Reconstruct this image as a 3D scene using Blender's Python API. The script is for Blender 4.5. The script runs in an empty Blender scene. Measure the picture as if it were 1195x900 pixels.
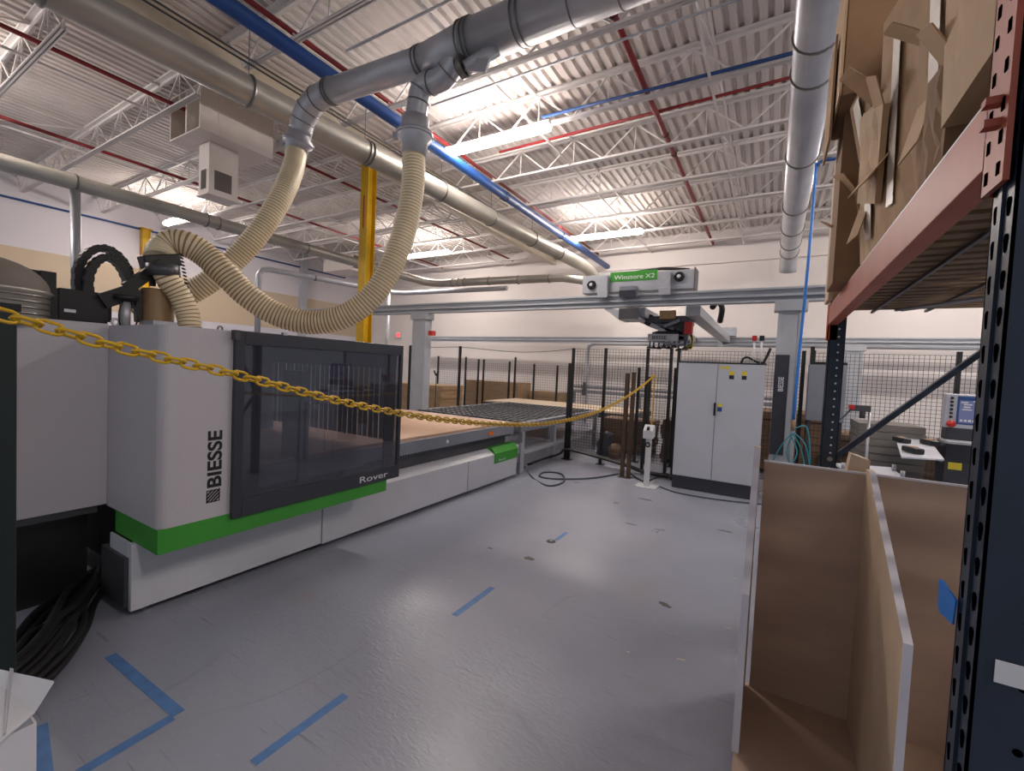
import bpy, bmesh, math, random
from mathutils import Vector, Matrix
random.seed(7)
PI = math.pi
S = bpy.context.scene
COL = S.collection
# ------------------------------------------------------------ camera
FPX, YAW, PIT, ROL, EYE = 513.8, -.5329069, -.0383164, .0460525, 1.65
F_ = Vector((math.sin(YAW)*math.cos(PIT), math.cos(YAW)*math.cos(PIT), math.sin(PIT)))
r0 = Vector((math.cos(YAW), -math.sin(YAW), 0)); u0 = r0.cross(F_)
R_ = math.cos(ROL)*r0 + math.sin(ROL)*u0
U_ = -math.sin(ROL)*r0 + math.cos(ROL)*u0
CAM = Vector((0, 0, EYE))
def _on(px, py, ax, v):
    d = F_ + R_*((px-597.5)/FPX) - U_*((py-450)/FPX)
    return CAM + d*((v-CAM[ax])/d[ax])
def XP(px, py, v): return _on(px, py, 0, v)
def YP(px, py, v): return _on(px, py, 1, v)
def ZP(px, py, v): return _on(px, py, 2, v)
cd = bpy.data.cameras.new('camera'); cam = bpy.data.objects.new('camera', cd); COL.objects.link(cam)
cd.sensor_fit = 'HORIZONTAL'; cd.sensor_width = 36; cd.lens = FPX/1195*36; cd.clip_start = .05; cd.clip_end = 200
M = Matrix((R_, U_, -F_)).transposed().to_4x4(); M.translation = CAM
cam.matrix_world = M; S.camera = cam

# ------------------------------------------------------------ materials
def lin(c):
    return tuple(((x/255)/12.92 if x/255 <= .04045 else ((x/255+.055)/1.055)**2.4) for x in c)+(1,)
def mat(name, c, rough=.5, metal=0, var=0, scale=4, bump=0, c2=None, coat=0, spec=.5, stretch=None):
    m = bpy.data.materials.new(name); m.use_nodes = True
    N, L = m.node_tree.nodes, m.node_tree.links
    b = N['Principled BSDF']; b.inputs['Roughness'].default_value = rough; b.inputs['Metallic'].default_value = metal
    b.inputs['Coat Weight'].default_value = coat; b.inputs['Specular IOR Level'].default_value = spec
    tc = N.new('ShaderNodeTexCoord'); n = N.new('ShaderNodeTexNoise'); n.inputs['Scale'].default_value = scale
    n.inputs['Detail'].default_value = 5
    if stretch:
        mp = N.new('ShaderNodeMapping'); mp.inputs['Scale'].default_value = stretch
        L.new(tc.outputs['Object'], mp.inputs[0]); L.new(mp.outputs[0], n.inputs['Vector'])
    else: L.new(tc.outputs['Object'], n.inputs['Vector'])
    r = N.new('ShaderNodeValToRGB'); L.new(n.outputs['Fac'], r.inputs[0])
    c = lin(c); k = var if var else .03
    r.color_ramp.elements[0].position = .3; r.color_ramp.elements[1].position = .7
    if c2: a, d = c, lin(c2)
    else: a, d = tuple(x*(1-k) for x in c[:3])+(1,), tuple(min(1, x*(1+k)) for x in c[:3])+(1,)
    r.color_ramp.elements[0].color = a; r.color_ramp.elements[1].color = d
    L.new(r.outputs[0], b.inputs['Base Color'])
    if bump:
        bm = N.new('ShaderNodeBump'); bm.inputs['Strength'].default_value = bump; bm.inputs['Distance'].default_value = .01
        L.new(n.outputs['Fac'], bm.inputs['Height']); L.new(bm.outputs[0], b.inputs['Normal'])
    return m
def emit(name, c, s):
    m = bpy.data.materials.new(name); m.use_nodes = True
    b = m.node_tree.nodes['Principled BSDF']; b.inputs['Base Color'].default_value = lin(c)
    b.inputs['Emission Color'].default_value = lin(c); b.inputs['Emission Strength'].default_value = s
    return m
def glassmat(name, tint, mix):
    m = bpy.data.materials.new(name); m.use_nodes = True
    N, L = m.node_tree.nodes, m.node_tree.links; N.clear()
    o = N.new('ShaderNodeOutputMaterial'); t = N.new('ShaderNodeBsdfTransparent'); t.inputs[0].default_value = tint
    g = N.new('ShaderNodeBsdfGlossy'); g.inputs['Roughness'].default_value = .03; g.inputs[0].default_value = (.9, .9, 1, 1)
    d = N.new('ShaderNodeBsdfDiffuse'); d.inputs[0].default_value = (.10, .105, .125, 1)
    m1 = N.new('ShaderNodeMixShader'); m1.inputs[0].default_value = mix[0]; L.new(t.outputs[0], m1.inputs[1]); L.new(d.outputs[0], m1.inputs[2])
    m2 = N.new('ShaderNodeMixShader'); m2.inputs[0].default_value = mix[1]; L.new(m1.outputs[0], m2.inputs[1]); L.new(g.outputs[0], m2.inputs[2])
    L.new(m2.outputs[0], o.inputs[0]); return m

M_ = dict(
 deck=mat('roof_deck_paint', (214, 206, 200), .6, var=.08, scale=1.2),
 joist=mat('joist_paint', (222, 217, 214), .5, var=.05),
 girder=mat('girder_paint', (205, 195, 175), .55, var=.06),
 wall=mat('wall_paint', (220, 214, 210), .7, var=.04, scale=.5),
 galv=mat('galvanised_duct', (196, 197, 202), .34, .4, var=.12, scale=2.5),
 galvdull=mat('aged_galvanised_duct', (172, 168, 158), .4, .6, var=.14, scale=2),
 steelring=mat('galvanised_ring', (130, 128, 124), .4, .8),
 zinc=mat('zinc_conduit', (178, 180, 186), .4, .4),
 red=mat('red_sprinkler_paint', (130, 32, 36), .55, var=.12),
 blue=mat('blue_pipe_paint', (26, 72, 140), .45, var=.1),
 bluethin=mat('blue_airline_paint', (36, 76, 135), .5, var=.1),
 yellow=mat('yellow_column_paint', (214, 172, 22), .45, var=.12, scale=3),
 chain=mat('yellow_plastic', (214, 172, 30), .35, var=.08),
 hood=mat('textured_grey_enamel', (190, 186, 190), .5, var=.02, scale=60, bump=.08),
 white=mat('white_machine_enamel', (200, 202, 208), .35, var=.03),
 green=mat('green_machine_band', (62, 150, 50), .4, var=.04),
 black=mat('black_plastic', (24, 25, 27), .4, var=.15),
 anthr=mat('anthracite_frame', (52, 54, 62), .35, var=.06),
 dgrey=mat('dark_grey_steel', (78, 78, 82), .4, .3, var=.12),
 mgrey=mat('mid_grey_enamel', (128, 132, 142), .4, var=.06),
 crane=mat('crane_grey_enamel', (172, 176, 182), .4, var=.05),
 crate=mat('light_grey_enamel', (186, 190, 200), .35, var=.03),
 spoil=mat('mdf_spoilboard', (196, 164, 138), .6, var=.08, scale=5),
 mdf=mat('brown_mdf_board', (186, 160, 140), .65, var=.08, scale=3, stretch=(1, 1, 3)),
 edge=mat('light_board_edge', (224, 220, 226), .6, var=.06),
 pine=mat('pale_plywood', (200, 178, 152), .6, var=.12, scale=4, stretch=(1, 1, .3)),
 card=mat('cardboard', (176, 142, 104), .75, var=.12, scale=6),
 card2=mat('dark_cardboard', (146, 114, 84), .8, var=.14, scale=6),
 card3=mat('light_cardboard', (194, 162, 124), .7, var=.12, scale=5),
 tapecl=mat('packing_tape', (190, 176, 158), .38, var=.1, scale=30),
 hose=mat('translucent_hose_wall', (232, 216, 182), .4, var=.08, scale=5),
 hoserib=mat('hose_wire_rib', (150, 118, 70), .45, var=.1),
 navy=mat('navy_rack_paint', (32, 46, 64), .4, var=.14, scale=8),
 orange=mat('orange_rack_paint', (172, 84, 62), .45, var=.14, scale=6),
 orange2=mat('bright_orange_rack_paint', (206, 84, 34), .45, var=.12, scale=6),
 hole=mat('rack_slot_shadow', (4, 4, 5), 1, spec=0),
 bolt=mat('zinc_bolt', (150, 150, 150), .35, .7),
 slat=mat('weathered_shelf_slat', (128, 106, 82), .8, var=.25, scale=8),
 wood=mat('stock_panel_wood', (170, 140, 104), .65, var=.15, scale=3, stretch=(1, 1, 8)),
 dwood=mat('brown_panel_stack', (118, 92, 72), .7, var=.25, scale=3, stretch=(.4, .4, 14)),
 lwood=mat('pale_panel', (206, 188, 164), .6, var=.06),
 bpost=mat('brown_fence_post', (72, 54, 38), .5, var=.15),
 mesh=mat('black_mesh_wire', (38, 38, 40), .5),
 meshg=mat('grey_mesh_wire', (105, 105, 108), .5),
 tape=mat('blue_floor_tape', (84, 126, 180), .6, var=.15, scale=14),
 tape2=mat('blue_painters_tape', (18, 112, 200), .55, var=.08, scale=10),
 label=mat('white_label', (225, 225, 228), .5),
 ylabel=mat('yellow_label', (220, 200, 50), .5),
 redp=mat('red_plastic', (190, 40, 34), .4), aqua=mat('aqua_airline', (50, 150, 165), .4), azure=mat('azure_airline', (40, 120, 205), .4),
 hvac=mat('white_sheet_metal', (214, 206, 200), .5, var=.04), louvre=mat('grey_louvre', (96, 90, 86), .6),
 rust=mat('dusty_hood_fabric', (112, 104, 96), .8, var=.08, scale=4), tan=mat('tan_canister', (156, 128, 92), .5, var=.08),
 cable=mat('black_cable', (20, 20, 21), .5), gcable=mat('slate_cable', (70, 78, 92), .5), dirt=mat('dark_floor_stain', (66, 66, 68), .6),
 stain=mat('oil_mark', (88, 84, 82), .5), chip=mat('paint_chip', (196, 186, 172), .6), dpost=mat('dark_green_post', (24, 36, 34), .4, var=.1),
 tube=emit('fluorescent_tube', (255, 243, 236), 78.0), screen=mat('screen_grey', (90, 96, 120), .3), amber=mat('amber_label', (215, 110, 30), .5),
 pallet=mat('pallet_grey', (120, 116, 112), .7, var=.1), ped=mat('pedestal_white', (206, 208, 212), .4))
M_['glass'] = glassmat('smoked_guard_glass', (.62, .63, .68, 1), (.28, .07))
M_['strip'] = mat('pvc_strip', (150, 150, 158), .2, var=.1)
scr = emit('lit_screen', (92, 100, 136), .3); M_['lit'] = scr
M_['exit'] = emit('red_sign_face', (255, 70, 80), 1.2)
# left wall: white above, tan band in the middle, white below (paint bands of its own)
def band_wall():
    m = bpy.data.materials.new('banded_wall_paint'); m.use_nodes = True
    N, L = m.node_tree.nodes, m.node_tree.links; b = N['Principled BSDF']; b.inputs['Roughness'].default_value = .7
    g = N.new('ShaderNodeNewGeometry'); s = N.new('ShaderNodeSeparateXYZ'); L.new(g.outputs['Position'], s.inputs[0])
    mr = N.new('ShaderNodeMapRange'); mr.inputs['From Min'].default_value = 0; mr.inputs['From Max'].default_value = 6; L.new(s.outputs[2], mr.inputs[0])
    r = N.new('ShaderNodeValToRGB'); r.color_ramp.interpolation = 'CONSTANT'; L.new(mr.outputs[0], r.inputs[0])
    e = r.color_ramp.elements; e[0].color = lin((214, 212, 220)); e[1].position = 2.75/6; e[1].color = lin((204, 186, 160))
    k = e.new(4.12/6); k.color = lin((216, 212, 216)); L.new(r.outputs[0], b.inputs['Base Color']); return m
M_['band'] = band_wall()
def floor_mat():
    m = bpy.data.materials.new('grey_epoxy_floor'); m.use_nodes = True
    N, L = m.node_tree.nodes, m.node_tree.links; b = N['Principled BSDF']
    tc = N.new('ShaderNodeTexCoord')
    def noise(sc, det=6, dist=0, stretch=None):
        n = N.new('ShaderNodeTexNoise'); n.inputs['Scale'].default_value = sc; n.inputs['Detail'].default_value = det; n.inputs['Distortion'].default_value = dist
        if stretch:
            mp = N.new('ShaderNodeMapping'); mp.inputs['Scale'].default_value = stretch; mp.inputs['Rotation'].default_value = (0, 0, .6)
            L.new(tc.outputs['Object'], mp.inputs[0]); L.new(mp.outputs[0], n.inputs['Vector'])
        else: L.new(tc.outputs['Object'], n.inputs['Vector'])
        return n
    def ramp(n, p0, c0, p1, c1):
        r = N.new('ShaderNodeValToRGB'); r.color_ramp.elements[0].position = p0; r.color_ramp.elements[1].position = p1
        r.color_ramp.elements[0].color = c0; r.color_ramp.elements[1].color = c1; L.new(n.outputs['Fac'], r.inputs[0]); return r
    def mix(f, a, c, mode='MIX'):
        x = N.new('ShaderNodeMix'); x.data_type = 'RGBA'; x.blend_type = mode
        L.new(f, x.inputs[0]) if not isinstance(f, float) else setattr(x.inputs[0], 'default_value', f)
        for v, i in ((a, 6), (c, 7)):
            if isinstance(v, tuple): x.inputs[i].default_value = v
            else: L.new(v, x.inputs[i])
        return x.outputs[2]
    base = ramp(noise(.45, 7, .5), .3, lin((134, 138, 153)), .7, lin((156, 160, 173)))
    warm = ramp(noise(.9, 4, 1), .6, (0, 0, 0, 1), .78, (.35, .35, .35, 1))
    c = mix(warm.outputs[0], base.outputs[0], lin((146, 138, 130)))
    rust = ramp(noise(1.7, 3, .4), .7, (0, 0, 0, 1), .78, (.4, .4, .4, 1))
    c = mix(rust.outputs[0], c, lin((168, 138, 122)))
    sc = ramp(noise(2.4, 8, .3, (1, 26, 1)), .64, (0, 0, 0, 1), .72, (.65, .65, .65, 1))
    c = mix(sc.outputs[0], c, lin((112, 112, 116)))
    sc2 = ramp(noise(22, 2, .2), .72, (0, 0, 0, 1), .78, (.6, .6, .6, 1))
    c = mix(sc2.outputs[0], c, lin((176, 174, 172)))
    ln = N.new('ShaderNodeValToRGB'); e = ln.color_ramp.elements; e[0].position = .496; e[0].color = (0, 0, 0, 1); e[1].position = .504; e[1].color = (0, 0, 0, 1)
    k = e.new(.5); k.color = (1, 1, 1, 1); L.new(noise(.9, 1.5, 0, (1, .35, 1)).outputs['Fac'], ln.inputs[0])
    mk = ramp(noise(1.3, 3), .5, (0, 0, 0, 1), .62, (.2, .2, .2, 1))
    c = mix(mix(1.0, ln.outputs[0], mk.outputs[0], 'MULTIPLY'), c, lin((92, 92, 98)))
    L.new(c, b.inputs['Base Color'])
    rr = ramp(noise(1.5, 6, 0), .3, (.27, .27, .27, 1), .75, (.42, .42, .42, 1)); L.new(rr.outputs[0], b.inputs['Roughness'])
    bp = N.new('ShaderNodeBump'); bp.inputs['Strength'].default_value = .32; bp.inputs['Distance'].default_value = .006
    n5 = noise(22, 9, .8, (1, 2.2, 1)); L.new(n5.outputs['Fac'], bp.inputs['Height']); L.new(bp.outputs[0], b.inputs['Normal'])
    return m
M_['floor'] = floor_mat()

# ------------------------------------------------------------ mesh builder
class MB:
    def __init__(s): s.v = []; s.f = []; s.m = []; s.sm = []
    def add(s, vs, fs, mi=0, smooth=False):
        o = len(s.v); s.v += [tuple(v) for v in vs]; s.f += [tuple(i+o for i in f) for f in fs]; s.m += [mi]*len(fs); s.sm += [smooth]*len(fs); return s
    def box(s, a, b, mi=0):
        x0, y0, z0 = [min(a[i], b[i]) for i in range(3)]; x1, y1, z1 = [max(a[i], b[i]) for i in range(3)]
        return s.add([(x0, y0, z0), (x1, y0, z0), (x1, y1, z0), (x0, y1, z0), (x0, y0, z1), (x1, y0, z1), (x1, y1, z1), (x0, y1, z1)],
              [(0, 3, 2, 1), (4, 5, 6, 7), (0, 1, 5, 4), (1, 2, 6, 5), (2, 3, 7, 6), (3, 0, 4, 7)], mi)
    def rbox(s, c, size, rot=(0, 0, 0), mi=0):
        from mathutils import Euler
        R = Euler(rot).to_matrix(); c = Vector(c); h = [x/2 for x in size]
        vs = [c+R@Vector((sx*h[0], sy*h[1], sz*h[2])) for sz in (-1, 1) for sx, sy in ((-1, -1), (1, -1), (1, 1), (-1, 1))]
        return s.add(vs, [(0, 3, 2, 1), (4, 5, 6, 7), (0, 1, 5, 4), (1, 2, 6, 5), (2, 3, 7, 6), (3, 0, 4, 7)], mi)
    def bar(s, a, b, w, h=None, mi=0, up=(0, 0, 1)):
        a, b = Vector(a), Vector(b); h = h or w; d = (b-a).normalized(); u = Vector(up)
        if abs(d.dot(u)) > .99: u = Vector((0, 1, 0))
        r = d.cross(u).normalized(); u = r.cross(d)
        vs = [p+r*(sx*w/2)+u*(sy*h/2) for p in (a, b) for sx, sy in ((-1, -1), (1, -1), (1, 1), (-1, 1))]
        return s.add(vs, [(0, 1, 2, 3), (7, 6, 5, 4), (0, 4, 5, 1), (1, 5, 6, 2), (2, 6, 7, 3), (3, 7, 4, 0)], mi)
    def tube(s, pts, r, n=10, mi=0, rr=None, caps=True, mis=None):
        pts = [Vector(p) for p in pts]; u = None; rings = []
        for i, p in enumerate(pts):
            d = (pts[min(i+1, len(pts)-1)]-pts[max(i-1, 0)]).normalized()
            if u is None:
                u = Vector((0, 0, 1)) if abs(d.z) < .9 else Vector((1, 0, 0))
            u = (u-d*u.dot(d)).normalized(); w = d.cross(u); q = rr[i] if rr else r
            rings.append([p+(u*math.cos(2*PI*k/n)+w*math.sin(2*PI*k/n))*q for k in range(n)])
        o = len(s.v)
        for g in rings: s.v += [tuple(v) for v in g]
        for i in range(len(pts)-1):
            for k in range(n):
                s.f.append((o+i*n+k, o+i*n+(k+1) % n, o+(i+1)*n+(k+1) % n, o+(i+1)*n+k)); s.m.append(mis[i] if mis else mi); s.sm.append(True)
        if caps:
            s.f.append(tuple(o+k for k in reversed(range(n)))); s.m.append(mi); s.sm.append(False)
            s.f.append(tuple(o+(len(pts)-1)*n+k for k in range(n))); s.m.append(mi); s.sm.append(False)
        return s
    def cyl(s, a, b, r, n=16, mi=0, r2=None):
        return s.tube([a, b], r, n, mi, rr=[r, r2 if r2 is not None else r])
    def prism(s, poly, ax, a, b, mi=0):
        # poly: 2-D points in the plane of the other two axes (cyclic order of axes), extruded along ax
        def P(p, t):
            if ax == 0: return (t, p[0], p[1])
            if ax == 1: return (p[0], t, p[1])
            return (p[0], p[1], t)
        n = len(poly); vs = [P(p, a) for p in poly]+[P(p, b) for p in poly]
        return s.add(vs, [tuple(range(n)), tuple(reversed(range(n, 2*n)))]+[(i, n+i, n+(i+1) % n, (i+1) % n) for i in range(n)], mi)
    def lathe(s, c, prof, n=24, mi=0, axis='z'):
        o = len(s.v); c = Vector(c)
        for r, h in prof:
            for k in range(n):
                a = 2*PI*k/n; p = {'z': (r*math.cos(a), r*math.sin(a), h), 'x': (h, r*math.cos(a), r*math.sin(a)), 'y': (r*math.cos(a), h, r*math.sin(a))}[axis]
                s.v.append(tuple(c+Vector(p)))
        for i in range(len(prof)-1):
            for k in range(n):
                s.f.append((o+i*n+k, o+i*n+(k+1) % n, o+(i+1)*n+(k+1) % n, o+(i+1)*n+k)); s.m.append(mi); s.sm.append(True)
        return s
    def torus(s, c, R, r, ax=(0, 0, 1), n=20, k=8, mi=0):
        c = Vector(c); a = Vector(ax).normalized(); u = a.orthogonal().normalized(); w = a.cross(u)
        o = len(s.v)
        for i in range(n):
            t = 2*PI*i/n; d = u*math.cos(t)+w*math.sin(t)
            for j in range(k):
                q = 2*PI*j/k; s.v.append(tuple(c+d*(R+r*math.cos(q))+a*(r*math.sin(q))))
        for i in range(n):
            for j in range(k):
                s.f.append((o+i*k+j, o+((i+1) % n)*k+j, o+((i+1) % n)*k+(j+1) % k, o+i*k+(j+1) % k)); s.m.append(mi); s.sm.append(True)
        return s
    def build(s, name, mats, parent=None, bevel=0, label=None):
        me = bpy.data.meshes.new(name); me.from_pydata(s.v, [], s.f)
        ml = mats if isinstance(mats, (list, tuple)) else [mats]
        for m in ml: me.materials.append(M_[m] if isinstance(m, str) else m)
        me.polygons.foreach_set('material_index', s.m); me.polygons.foreach_set('use_smooth', s.sm)
        b = bmesh.new(); b.from_mesh(me); bmesh.ops.recalc_face_normals(b, faces=b.faces); b.to_mesh(me); b.free()
        o = bpy.data.objects.new(name, me); COL.objects.link(o)
        if parent: o.parent = parent; o.matrix_parent_inverse = parent.matrix_basis.inverted()
        if bevel:
            d = o.modifiers.new('b', 'BEVEL'); d.width = bevel; d.segments = 3; d.limit_method = 'ANGLE'; d.harden_normals = False
        if label: o['label'] = label
        return o
def tag(o, label, cat, group=None, kind=None):
    o['label'] = label; o['category'] = cat
    if group: o['group'] = group
    if kind: o['kind'] = kind
    return o
def thing(name, label, cat, loc=(0, 0, 0), group=None):
    o = bpy.data.objects.new(name, None); COL.objects.link(o); o.location = loc; o.empty_display_size = .1
    return tag(o, label, cat, group)
def struct(o): o['kind'] = 'structure'; return o
def spline(pts, n=8):
    P = [Vector(p) for p in pts]; P = [P[0]*2-P[1]]+P+[P[-1]*2-P[-2]]; out = []
    for i in range(1, len(P)-2):
        for k in range(n):
            t = k/n; a, b, c, d = P[i-1:i+3]
            out.append(.5*((2*b)+(-a+c)*t+(2*a-5*b+4*c-d)*t*t+(-a+3*b-3*c+d)*t**3))
    return out+[P[-2]]
def resample(pts, step):
    out = [pts[0]]; acc = 0
    for a, b in zip(pts, pts[1:]):
        L = (b-a).length; t = step-acc
        while t <= L: out.append(a+(b-a)*(t/L)); t += step
        acc = (acc+L) % step if L else acc
        acc = L-(t-step) if t-step <= L else acc
    return out
def text(s, name, m, origin, xd, yd, size, parent=None, width=1.0, off=0, thick=.001, label=None, align='LEFT'):
    c = bpy.data.curves.new(name, 'FONT'); c.body = s; c.size = size; c.extrude = thick; c.offset = off; c.align_x = align
    t = bpy.data.objects.new('tmp', c); COL.objects.link(t); bpy.context.view_layer.update()
    me = bpy.data.meshes.new_from_object(t.evaluated_get(bpy.context.evaluated_depsgraph_get()))
    bpy.data.objects.remove(t)
    xd, yd = Vector(xd).normalized(), Vector(yd).normalized(); zd = xd.cross(yd)
    A = Matrix((xd*width, yd, zd)).transposed().to_4x4(); A.translation = Vector(origin); me.transform(A)
    me.materials.clear(); me.materials.append(M_[m]); me.name = name
    o = bpy.data.objects.new(name, me); COL.objects.link(o)
    if parent: o.parent = parent; o.matrix_parent_inverse = parent.matrix_basis.inverted()
    if label: o['label'] = label
    return o

# ------------------------------------------------------------ room
struct(MB().box((-16.7, -4, -.1), (7, 14.2, 0)).build('floor', 'floor'))
XW, YW, ZT, ZB, ZC = -16.5, 14.0, 5.9, 5.38, 5.9
struct(MB().box((XW-.2, -4, 0), (XW, YW+.2, 6.1)).build('wall_left', 'band'))
struct(MB().box((XW, YW, 0), (7, YW+.2, 6.1)).build('wall_back', 'wall'))
# corrugated roof deck, ribs along the hall
prof = []; x = XW
while x < 7:
    prof += [(x, ZC), (x+.075, ZC), (x+.095, ZC+.05), (x+.135, ZC+.05)]; x += .155
vs = [(p[0], -4, p[1]) for p in prof]+[(p[0], YW, p[1]) for p in prof]; n = len(prof)
dk = MB().add(vs, [(i, i+1, n+i+1, n+i) for i in range(n-1)])
dk.box((XW, -4, ZC+.06), (7, YW, ZC+.12))
struct(dk.build('ceiling', 'deck'))
# wall ledge and cove on the back wall
struct(MB().box((-16.4, 13.9, 4.95), (7, 14, 5.02)).build('trim_1', 'wall'))
struct(MB().box((-16.5, 13.86, 0), (-16.2, 14, 5.85)).build('trim_2', 'crane'))
struct(MB().box((-16.5, 10.85, 0), (-16.3, 11.1, 5.85)).build('trim_3', 'crane'))

# ------------------------------------------------------------ joists
def joist(x0, x1, y, lab):
    t = thing('bar_joist', lab, 'joist', ((x0+x1)/2, y, ZT), 'open-web steel joists under the roof deck')
    for dy in (-.045, .045):
        pass
    MB().box((x0, y-.07, ZT-.03), (x1, y+.07, ZT)).box((x0, y-.012, ZT-.07), (x1, y+.012, ZT-.03)).build('top_chord', 'joist', t)
    MB().box((x0+.5, y-.045, ZB), (x1-.5, y+.045, ZB+.012)).box((x0+.5, y-.025, ZB), (x1-.5, y-.015, ZB+.045)).box((x0+.5, y+.015, ZB), (x1-.5, y+.025, ZB+.045)).build('bottom_chord', 'joist', t)
    w = MB(); L = x1-x0-1; k = max(2, round(L/1.1)); s = L/k
    w.bar((x0+.5, y, ZB+.02), (x0+.06, y, ZT-.04), .024); w.bar((x1-.5, y, ZB+.02), (x1-.06, y, ZT-.04), .024)
    for i in range(k):
        a = x0+.5+i*s
        w.bar((a, y, ZB+.02), (a+s/2, y, ZT-.04), .022); w.bar((a+s/2, y, ZT-.04), (a+s, y, ZB+.02), .022)
        w.bar((a+s/2, y, ZB+.02), (a+s/2, y, ZT-.04), .016)
    w.build('web', 'joist', t)
JY = [.4, 1.8, 3.2, 4.7, 6.1, 7.5, 8.9, 10.3, 11.7, 13.1]
ordn = ['nearest the camera', 'second from the camera', 'third from the camera', 'fourth from the camera', 'fifth from the camera', 'fifth from the back wall', 'fourth from the back wall', 'third from the back wall', 'second from the back wall', 'nearest the back wall']
for y, w in zip(JY, ordn):
    joist(-6.62, 6.6, y, 'white open-web roof joist right of the long girder, '+w)
    joist(-16.5, -6.88, y, 'white open-web roof joist left of the long girder, '+w)
def ibeam(x, lab):
    t = MB().box((x-.09, -3.5, ZT-.02), (x+.09, YW-.02, ZT)).box((x-.012, -3.5, ZT-.56), (x+.012, YW-.02, ZT-.02)).box((x-.09, -3.5, ZT-.58), (x+.09, YW-.02, ZT-.56))
    tag(t.build('girder', 'girder'), lab, 'girder')
ibeam(-6.75, 'cream steel girder running above the large silver duct')
for i, (x, w) in enumerate(((2.4, 'right of the red sprinkler main'), (-.9, 'between the red main and right duct'), (-3.4, 'between the blue pipe and red main'), (-8.6, 'just left of the long silver duct'), (-11.6, 'far left, near the white air unit'))):
    b = MB().bar((x, -3, ZB+.03), (x, 13.9, ZB+.03), .03).bar((x+.02, -3, ZT-.05), (x+.02, 13.9, ZT-.05), .03)
    for y0, y1 in zip(JY, JY[1:]):
        if (i+round(y0)) % 3 == 0: b.bar((x, y0, ZB+.03), (x, y1, ZT-.05), .022)
    tag(b.build('bridging_bar', 'joist'), 'thin white bridging between joists, '+w, 'ceiling brace')

# yellow columns
def column(x, y, lab, zb=0):
    t = thing('steel_column', lab, 'column', (x, y, 0))
    MB().box((x-.1, y-.1, 0), (x+.1, y-.085, 5.33)).box((x-.1, y+.085, 0), (x+.1, y+.1, 5.33)).box((x-.01, y-.085, 0), (x+.01, y+.085, 5.31)).build('shaft', 'yellow', t)
    MB().box((x-.12, y-.16, 5.31), (x+.12, y+.16, 5.32)).build('cap_plate', 'yellow', t)
    MB().box((x-.015, y-.104, 4.15), (x+.015, y-.1, 4.75)).build('red_strip', 'redp', t, label='narrow red strip on the column face')
column(-6.75, 5.8, 'tall yellow steel column behind the smoked machine guard')
column(-16.38, 5.8, 'short-looking yellow steel column far left by the left wall')

# ------------------------------------------------------------ pipes and ducts
def duct(name, lab, pts, r, m, rings=(), cat='duct', n=24, rr=None):
    t = thing(name, lab, cat, pts[0])
    MB().tube(pts, r, n, rr=rr).build('duct_run', m, t)
    for k, (c, d, q) in enumerate(rings):
        MB().tube([Vector(c)-Vector(d)*.012, Vector(c)+Vector(d)*.012], q, n).build('joint_ring', 'steelring', t)
    return t
def lerp(a, b, t): return Vector(a).lerp(Vector(b), t)
# large duct under girder
A, B = Vector((-5.45, -1.5, 4.6)), Vector((-4.72, 11.4, 4.6))
d = (B-A).normalized()
seg = [A+(B-A)*k/10 for k in range(11)]
rg = [(A+(B-A)*t, d, .176) for t in (.2, .207, .33, .45, .455, .57, .68, .8, .9)]
td = duct('spiral_duct', 'long large silver duct hung beside the girder, running to the back', seg+[(-4.66, 11.8, 4.55), (-4.55, 12.2, 4.35), (-4.5, 12.4, 4.05)], .16, 'galvdull', rg)
for t in (.2, .33, .45, .57, .68, .8): 
    c = A+(B-A)*t; MB().cyl((c.x, c.y, c.z+.16), (c.x, c.y, ZB), .004, 5).build('hanger_rod', 'dgrey', td)
# right duct
rg = [((.17, y, 4.75), (0, 1, 0), .206) for y in (3.2, 4.75, 5.3, 7.2, 9.2, 10.5, 11.6, 12.4)]
tr = duct('spiral_duct', 'large silver duct above the right side, beside the cartons', [(.17, -2, 4.75), (.17, 12.5, 4.75), (.17, 12.75, 4.72), (.17, 12.95, 4.6), (.17, 13.05, 4.4)], .19, 'galv', rg)
# left duct
Lp = [(-9.05, -1.5, 4.1), (-9.05, 9.9, 4.1), (-8.95, 10.15, 4.1), (-8.75, 10.3, 4.1), (-4.95, 10.75, 4.12), (-4.6, 11.2, 4.12), (-4.5, 11.7, 4.1), (-4.5, 12.6, 4.1)]
rg = [((-9.05, y, 4.1), (0, 1, 0), .125) for y in (1.2, 2.35, 4.1, 4.3, 6.1, 7.6)]+[((x, 10.3+(x+8.75)/3.8*.45, 4.11), (1, .118, 0), .125) for x in (-8.3, -8.1, -7.9, -7.1, -6.2, -5.3)]
tl = duct('spiral_duct', 'silver duct on the left that turns along the back wall', Lp, .11, 'galvdull', rg)
MB().cyl((-9.05, 2.35, 4.02), (-9.05, 2.38, 1.2), .06).build('drop_pipe', 'zinc', tl)
for y in (1.2, 4.1, 7.6): MB().cyl((-9.05, y, 4.2), (-9.05, y, ZB), .004, 5).build('hanger_rod', 'dgrey', tl)
t = duct('small_duct', 'thin silver duct with an elbow and drop near the left wall', [(-11.95, 6.7, 2.0), (-11.95, 6.7, 3.85), (-11.93, 6.78, 3.98), (-11.9, 6.95, 4.03), (-11.35, 10.55, 4.05), (-11.2, 10.9, 4.05), (-10.9, 11.1, 4.05), (-7.0, 11.3, 4.05)], .075, 'zinc', [((-11.7, 8.2, 4.03), (.15, 1, 0), .085), ((-11.5, 9.6, 4.04), (.15, 1, 0), .085)])
t = duct('small_duct', 'short silver drop pipe behind the yellow column', [(-11.3, 10.7, 4.0), (-11.3, 10.7, 1.0)], .07, 'zinc')
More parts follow.
